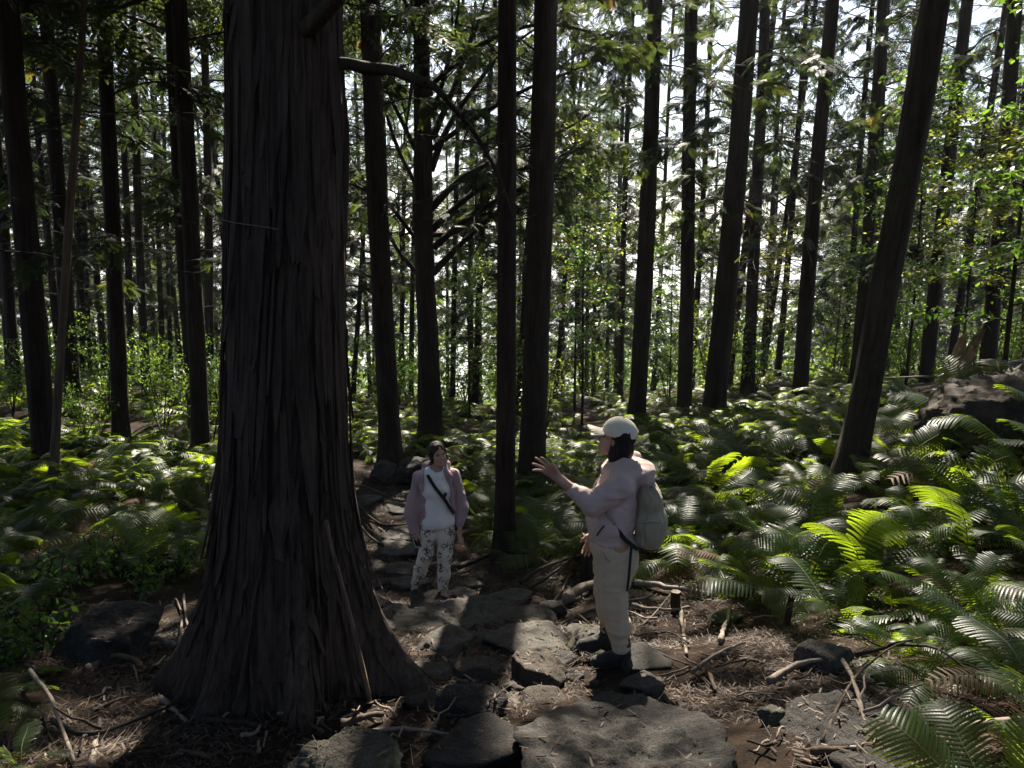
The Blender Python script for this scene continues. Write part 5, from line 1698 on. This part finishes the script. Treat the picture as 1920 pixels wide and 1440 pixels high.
for (ax, ay, top) in ((.05, -.09, .20), (-.045, .10, .25)):
    f = Field((ax - .26, ay - .12, -.02), (ax + .14, ay + .12, top + .06))
    f.chain([(ax, ay, top), (ax + .005, ay, .11), (ax + .02, ay, .06)], [.052, .05, .052], .02)
    f.chain([(ax - .02, ay, .085), (ax - .09, ay, .055), (ax - .155, ay, .042)], [.05, .044, .04], .03)
    f.plane((0, 0, .0), (0, 0, -1), .006)
    V, Q = f.surface()
    mi = (V[Q].mean(1)[:, 2] < .022).astype(int)
    V = folds(V, Q, .003, 25., 3)
    bo = link('boot', make_mesh('boot', V, Q, [M['boot'], M['sole']], True, mi), pw)
    b = Buf()
    for i in range(4):
        z = .10 + .035 * i; x = ax - .052 + (.0 if z > .13 else -.025)
        b.add(*tube(np.array([(x + .012, ay - .035, z), (x - .002, ay, z + .006), (x + .012, ay + .035, z)]), np.full(3, .003), 5), 0)
    link('lace', b.mesh('lace', [M['sole']]), bo)
# hair, cap, glasses
f = Field((-.2, -.16, 1.26), (.2, .16, 1.66))
for q, rad, k in (((-.03, 0, .03), (.092, .088, .09), .02), ((-.055, 0, -.055), (.07, .085, .085), .03), ((-.03, .05, -.07), (.06, .04, .075), .03), ((-.03, -.05, -.07), (.06, .04, .075), .03)):
    f.ell(hp(*q), rad, k, HR)
f.ell(hp(.085, 0, -.03), (.075, .11, .13), .015, HR, True)
V, Q = f.surface(); V = folds(V, Q, .006, 24., 6, (1, 1, .25))
link('hair', make_mesh('hair', V, Q, [M['hair_black']]), pw)
f = Field((-.26, -.16, 1.42), (.2, .16, 1.68), .004)
f.ell(hp(-.014, 0, .045), (.108, .088, .098), .01, HR)
up = HR @ np.array([.10, 0, 1.]); 
f.plane(hp(0, 0, .026), -up, .006)
cs = np.linspace(-1, 1, 15)
for y in cs:
    f.cone(hp(.075, y * .07, .034 - .012 * y * y), hp(.185 - .055 * y * y, y * .074, .036 - .03 * y * y), .0055, .0045, .006)
V, Q = f.surface()
cp = link('cap', make_mesh('cap', V, Q, [M['cap']]), pw)
b = Buf(); b.add(*tube(np.array([hp(-.014, 0, .141), hp(-.014, 0, .148)]), np.array([.008, .005]), 8), 0)
link('button', b.mesh('button', [M['cap']]), cp)
P = np.array([hp(-.112 - .012 * math.sin(t * 3.14), y, -.0 + .05 * t) for t, y in ((0, .03), (.3, .022), (.7, .02), (1, .03))])
link('strap', make_mesh('strap', *ribbon(P, HR @ np.array([0, 1., 0]), .02, .003), [M['cap']]), cp)
b = Buf()
for y in (-1, 1):
    t = np.linspace(0, 2 * np.pi, 17)
    P = np.array([hp(.098 - .006 * abs(math.cos(a)), y * .032 + .022 * math.cos(a), .0 + .017 * math.sin(a)) for a in t])
    b.add(*tube(P, np.full(17, .0016), 5, False), 0)
    b.add(*tube(np.array([hp(.092, y * .054, .006), hp(.05, y * .074, .008), hp(0, y * .08, .006)]), np.full(3, .0017), 5), 0)
b.add(*tube(np.array([hp(.1, -.01, .004), hp(.104, 0, .006), hp(.1, .01, .004)]), np.full(3, .0016), 5), 0)
link('glasses', b.mesh('glasses', [M['metal_thin']]), pw)

# backpack: a thing of its own, worn
bp = link('backpack', None, loc=pw.location, rot=pw.rotation_euler, scale=pw_s, label='olive grey backpack worn by the gesturing woman', cat='backpack')
f = Field((.04, -.22, .72), (.38, .22, 1.30))
f.chain([(.16, 0, 1.21), (.19, 0, 1.11), (.20, 0, .97), (.195, 0, .89)], [.055, .076, .092, .084], .04, sq=(1, .66, 1))
f.ell((.195, 0, .85), (.09, .13, .05), .03)
f.ell((.21, -.08, .92), (.066, .07, .10), .012)
f.ell((.26, 0, .93), (.04, .08, .09), .02)
V, Q = f.surface()
V = folds(V, Q, .012, 9., 31, (1, 1, .35)); V = folds(V, Q, .007, 20., 32, (1.2, 1.2, .3))
link('bag', make_mesh('bag', V, Q, [M['pack']]), bp)
P = resample([(.145, -.145, 1.0), (.19, -.158, 1.015), (.235, -.146, 1.01), (.27, -.115, .995)], 12)
b = Buf(); b.add(*tube(P, np.full(12, .006), 6, True, .3), 0); link('pocket_hem', b.mesh('pocket_hem', [M['pack']]), bp)
for s in (-1, 1):
    P = resample([(.15, s * .09, 1.25), (.08, s * .115, 1.325), (.0, s * .125, 1.31), (-.085, s * .135, 1.21), (-.10, s * .155, 1.12), (-.05, s * .192, 1.04), (.0, s * .19, .97), (.05, s * .18, .90), (.13, s * .15, .83)], 36)
    link('shoulder_strap', make_mesh('shoulder_strap', *ribbon(P[:26], (.3, s * .5, .4), .045, .006), [M['pack']]), bp)
    link('webbing', make_mesh('webbing', *ribbon(P[24:], (.5, s * .2, .6), .026, .005), [M['black_web']]), bp)
P = resample([(.09, -.175, .86), (.085, -.19, .78), (.08, -.2, .68), (.072, -.195, .58)], 14)
link('hanging_strap', make_mesh('hanging_strap', *ribbon(P, (1, .3, 0), .016, .002), [M['black_web']]), bp)
P = resample([(.175, -.06, 1.23), (.205, -.07, 1.2), (.2, -.075, 1.13)], 8)
b = Buf(); b.add(*tube(P, np.full(8, .004), 5), 0); link('drawcord', b.mesh('drawcord', [M['black_web']]), bp)

# ================= the walking woman (faces the viewer) =================
lw, lw_loc, lw_s = person_root(822, 1116, 'smiling woman in mauve cardigan, white shirt and floral trousers walking on the path', 827, 1.586)
HC = np.array([.022, -.02, 1.455]); HR = rot_m(-math.pi / 2 + .30, R(10), R(8))
f = Field((-.34, -.34, -.02), (.36, .24, 1.62))
hp = head(f, HC, HR, .98)
f.cone((.012, .0, 1.40), (.005, .01, 1.24), .048, .058, .03)
f.chain([(0, .01, 1.22), (0, .0, 1.02), (0, .0, .80)], [.09, .08, .085], .04, sq=(.72, 1, 1))
f.chain([(-.155, .01, 1.215), (-.215, .02, .95), (-.225, -.06, .715)], [.05, .04, .026], .02)
f.chain([(.16, .01, 1.235), (.225, .03, .98), (.222, -.03, .75)], [.05, .04, .026], .02)
fd = np.array([.12, -.25, -.96]); fd /= np.linalg.norm(fd); yb = np.array([.55, -.8, .1]); yb -= fd * yb.dot(fd); yb /= np.linalg.norm(yb)
LH = np.stack([fd, yb, np.cross(fd, yb)], 1)
hand(f, (-.224, -.064, .70), LH, [.75, .85, .9, .9], .03, .95)
fd = np.array([-.05, -.2, -.97]); fd /= np.linalg.norm(fd); yb = np.array([-.45, -.85, .1]); yb -= fd * yb.dot(fd); yb /= np.linalg.norm(yb)
hand(f, (.221, -.034, .735), np.stack([fd, yb, np.cross(fd, yb)], 1), [.4, .45, .5, .55], .05, .95)
LEG = {-1: [(-.075, .0, .83), (-.115, -.05, .46), (-.225, .06, .10)], 1: [(.085, .0, .83), (.07, -.07, .46), (.045, -.10, .09)]}
for s in (-1, 1):
    a = LEG[s]; f.chain(a, [.09, .058, .036], .03)
    f.cone(a[2], (a[2][0] + .02 * s, a[2][1] - .12, a[2][2] - .05), .036, .032, .02)
V, Q = f.surface()
link('body', make_mesh('body', V, Q, [M['skin'], M['lip'], M['eye'], M['brow'], M['teeth']], True, face_materials(V, Q, HC, HR, .98, True)), lw)
# trousers
f = Field((-.32, -.24, .04), (.26, .24, .9))
f.ell((.0, .0, .775), (.155, .112, .10), .03)
for s in (-1, 1):
    a = [np.array(q) for q in LEG[s]]
    f.chain([a[0], a[0] * .5 + a[1] * .5, a[1], a[1] * .45 + a[2] * .55, a[1] * .04 + a[2] * .96], [.092, .088, .072, .063, .048], .025)
V, Q = f.surface(); V = folds(V, Q, .005, 10., 42, (1, 1, .3)); V = folds(V, Q, .003, 16., 43, (.5, .5, 1.3))
link('trousers', make_mesh('trousers', V, Q, [M['floral']]), lw)
for s in (-1, 1):
    ax, ay, az = LEG[s][2]
    f = Field((ax - .12, ay - .26, az - .13), (ax + .12, ay + .14, az + .1))
    f.chain([(ax, ay, az + .02), (ax, ay + .005, az - .04)], [.042, .046], .02)
    f.chain([(ax, ay - .02, az - .035), (ax + .012 * s, ay - .10, az - .055), (ax + .016 * s, ay - .16, az - .06)], [.045, .04, .036], .03)
    f.plane((0, 0, az - .095), (0, 0, -1), .006)
    V, Q = f.surface()
    link('shoe', make_mesh('shoe', V, Q, [M['boot'], M['sole']], True, (V[Q].mean(1)[:, 2] < az - .075).astype(int)), lw)
# shirt
f = Field((-.24, -.2, .66), (.26, .22, 1.36))
f.chain([(.0, .005, 1.235), (.0, -.01, 1.10), (.0, -.005, .95), (.005, -.005, .79)], [.108, .118, .116, .138], .04, sq=(.80, 1, 1))
for s in (-1, 1): f.cone((s * .07, .005, 1.27), (s * .15, .01, 1.225), .052, .055, .04)
for s in (-1, 1): f.ell((s * .065, -.085, 1.12), (.06, .05, .06), .04)
f.plane((0, 0, .735), (.10, 0, -1), .008)
f.cone((.012, -.03, 1.42), (.008, -.012, 1.275), .070, .058, .008, True)
V, Q = f.surface(); V = folds(V, Q, .008, 8., 51, (1, 1, .4)); V = folds(V, Q, .004, 15., 52, (1, 1, .35))
link('shirt', make_mesh('shirt', V, Q, [M['white_tee']]), lw)
# cardigan, open at the front
f = Field((-.38, -.24, .60), (.38, .26, 1.42))
f.chain([(.0, .03, 1.235), (.0, .025, 1.05), (.0, .025, .90), (-.01, .03, .78)], [.122, .138, .142, .145], .04, sq=(.80, 1, 1))
f.chain([(-.16, .01, 1.225), (-.215, .02, 1.02), (-.245, .0, .88), (-.235, -.045, .755)], [.068, .070, .078, .052], .025)
f.chain([(.165, .01, 1.24), (.22, .03, 1.02), (.245, .02, .90), (.23, -.02, .79)], [.066, .062, .066, .046], .025)
f.cone((-.232, -.05, .745), (-.228, -.06, .70), .048, .043, .01)
f.cone((.228, -.024, .785), (.224, -.03, .755), .044, .04, .01)
f.chain([(-.125, -.02, 1.29), (-.16, -.075, 1.22), (-.14, -.11, 1.14)], [.03, .032, .02], .02)
f.chain([(-.10, .04, 1.325), (.0, .085, 1.33), (.10, .04, 1.34)], [.045, .06, .04], .03)
f.chain([(.085, -.03, 1.335), (.115, -.08, 1.26), (.135, -.11, 1.12), (.14, -.12, .95)], [.03, .026, .02, .016], .02)
# the opening
f.chain([(.02, -.20, 1.40), (.005, -.20, 1.2), (.005, -.20, .95), (.01, -.22, .6)], [.10, .15, .155, .165], .012, sub=True)
f.cone((.012, -.02, 1.5), (.008, -.01, 1.29), .085, .078, .01, True)
f.plane((-.15, 0, .695), (.0, 0, -1), .008)
V, Q = f.surface(); V = folds(V, Q, .009, 8., 61, (1, 1, .45)); V = folds(V, Q, .005, 18., 62, (1.2, 1.2, .5))
link('cardigan', make_mesh('cardigan', V, Q, [M['mauve']]), lw)
# hair with fringe, tied back
f = Field((-.2, -.2, 1.24), (.2, .2, 1.66))
for q, rad, k in (((-.022, 0, .04), (.100, .086, .094), .02), ((-.07, 0, -.02), (.06, .075, .08), .03), ((-.005, .074, -.015), (.03, .014, .07), .015), ((-.005, -.074, -.015), (.03, .014, .06), .015),
                  ((-.09, .05, -.085), (.04, .04, .06), .03)):
    f.ell(hp(*q), rad, k, HR)
f.ell(hp(.085, -.004, -.055), (.072, .072, .105), .010, HR, True)
V, Q = f.surface(); V = folds(V, Q, .006, 26., 66, (1, 1, .25))
link('hair', make_mesh('hair', V, Q, [M['hair_brown']]), lw)
# crossbody strap with buckle
sb = link('crossbody_bag_strap', None, loc=lw.location, rot=lw.rotation_euler, scale=lw_s, label='black crossbody strap with buckle across the white shirt', cat='bag strap')
P = resample([(-.085, .06, 1.315), (-.095, -.03, 1.31), (-.075, -.095, 1.255), (.0, -.168, 1.155), (.075, -.178, 1.06), (.125, -.15, .96), (.168, -.08, .88), (.18, .05, .84)], 30)
link('strap', make_mesh('strap', *ribbon(P, (.7, 0, .7), .032, .004), [M['black_web']]), sb)
P = np.array([(.052, -.196, 1.135), (.065, -.192, 1.10), (.078, -.186, 1.062)]) + np.array([.005, 0, 0])
P = np.array([(.092, -.185, 1.125), (.075, -.195, 1.098), (.058, -.192, 1.068)])
link('buckle', make_mesh('buckle', *ribbon(P, (.7, 0, -.5), .028, .007), [M['black_web']]), sb)
# phone in her hand
ph = link('mobile_phone', None, loc=lw.location, rot=lw.rotation_euler, scale=lw_s, label='small pale mobile phone held low by the walking woman', cat='phone')
c = np.array([-.195, -.11, .615])
def slab(c, ex, ey, ez, bev=.006):
    import bmesh
    bm = bmesh.new(); bmesh.ops.create_cube(bm, size=1)
    bmesh.ops.scale(bm, vec=(ex, ey, ez), verts=bm.verts)
    bmesh.ops.bevel(bm, geom=bm.edges[:], offset=bev, segments=2, affect='EDGES')
    me = bpy.data.meshes.new('slab'); bm.to_mesh(me); bm.free()
    return me
me = slab(c, .075, .009, .145, .004); me.materials.append(M['phone'])
a = link('case', me, ph, loc=c, rot=(R(-60), R(20), R(25)))
me = slab(c, .066, .004, .134, .0015); me.materials.append(M['phone_dark'])
link('screen', me, ph, loc=c + np.array([.0, -.002, .004]), rot=(R(-60), R(20), R(25)))

# ------------------------------------------------------------------ the air: thin even haze round everything, sky outside
def haze():
    m = bpy.data.materials.new('haze_air'); m.use_nodes = True
    nt = m.node_tree; nt.nodes.clear()
    out = nt.nodes.new('ShaderNodeOutputMaterial')
    v = nt.nodes.new('ShaderNodeVolumePrincipled')
    v.inputs['Color'].default_value = (.82, .88, .95, 1)
    v.inputs['Density'].default_value = HAZE_DENSITY
    v.inputs['Anisotropy'].default_value = .45
    nt.links.new(v.outputs[0], out.inputs['Volume'])
    lo, hi = np.array([-9700., -90., -332.]), np.array([9700., 15700., 48.])
    V = np.array([[(lo, hi)[(i >> k) & 1][k] for k in range(3)] for i in range(8)])
    F = np.array([(0, 2, 3, 1), (4, 5, 7, 6), (0, 1, 5, 4), (2, 6, 7, 3), (0, 4, 6, 2), (1, 3, 7, 5)])
    link('haze', make_mesh('haze', V, F, [m], False), kind='stuff', label='thin bluish haze filling the air of the wood', cat='haze')
HAZE_DENSITY = .0004
haze()
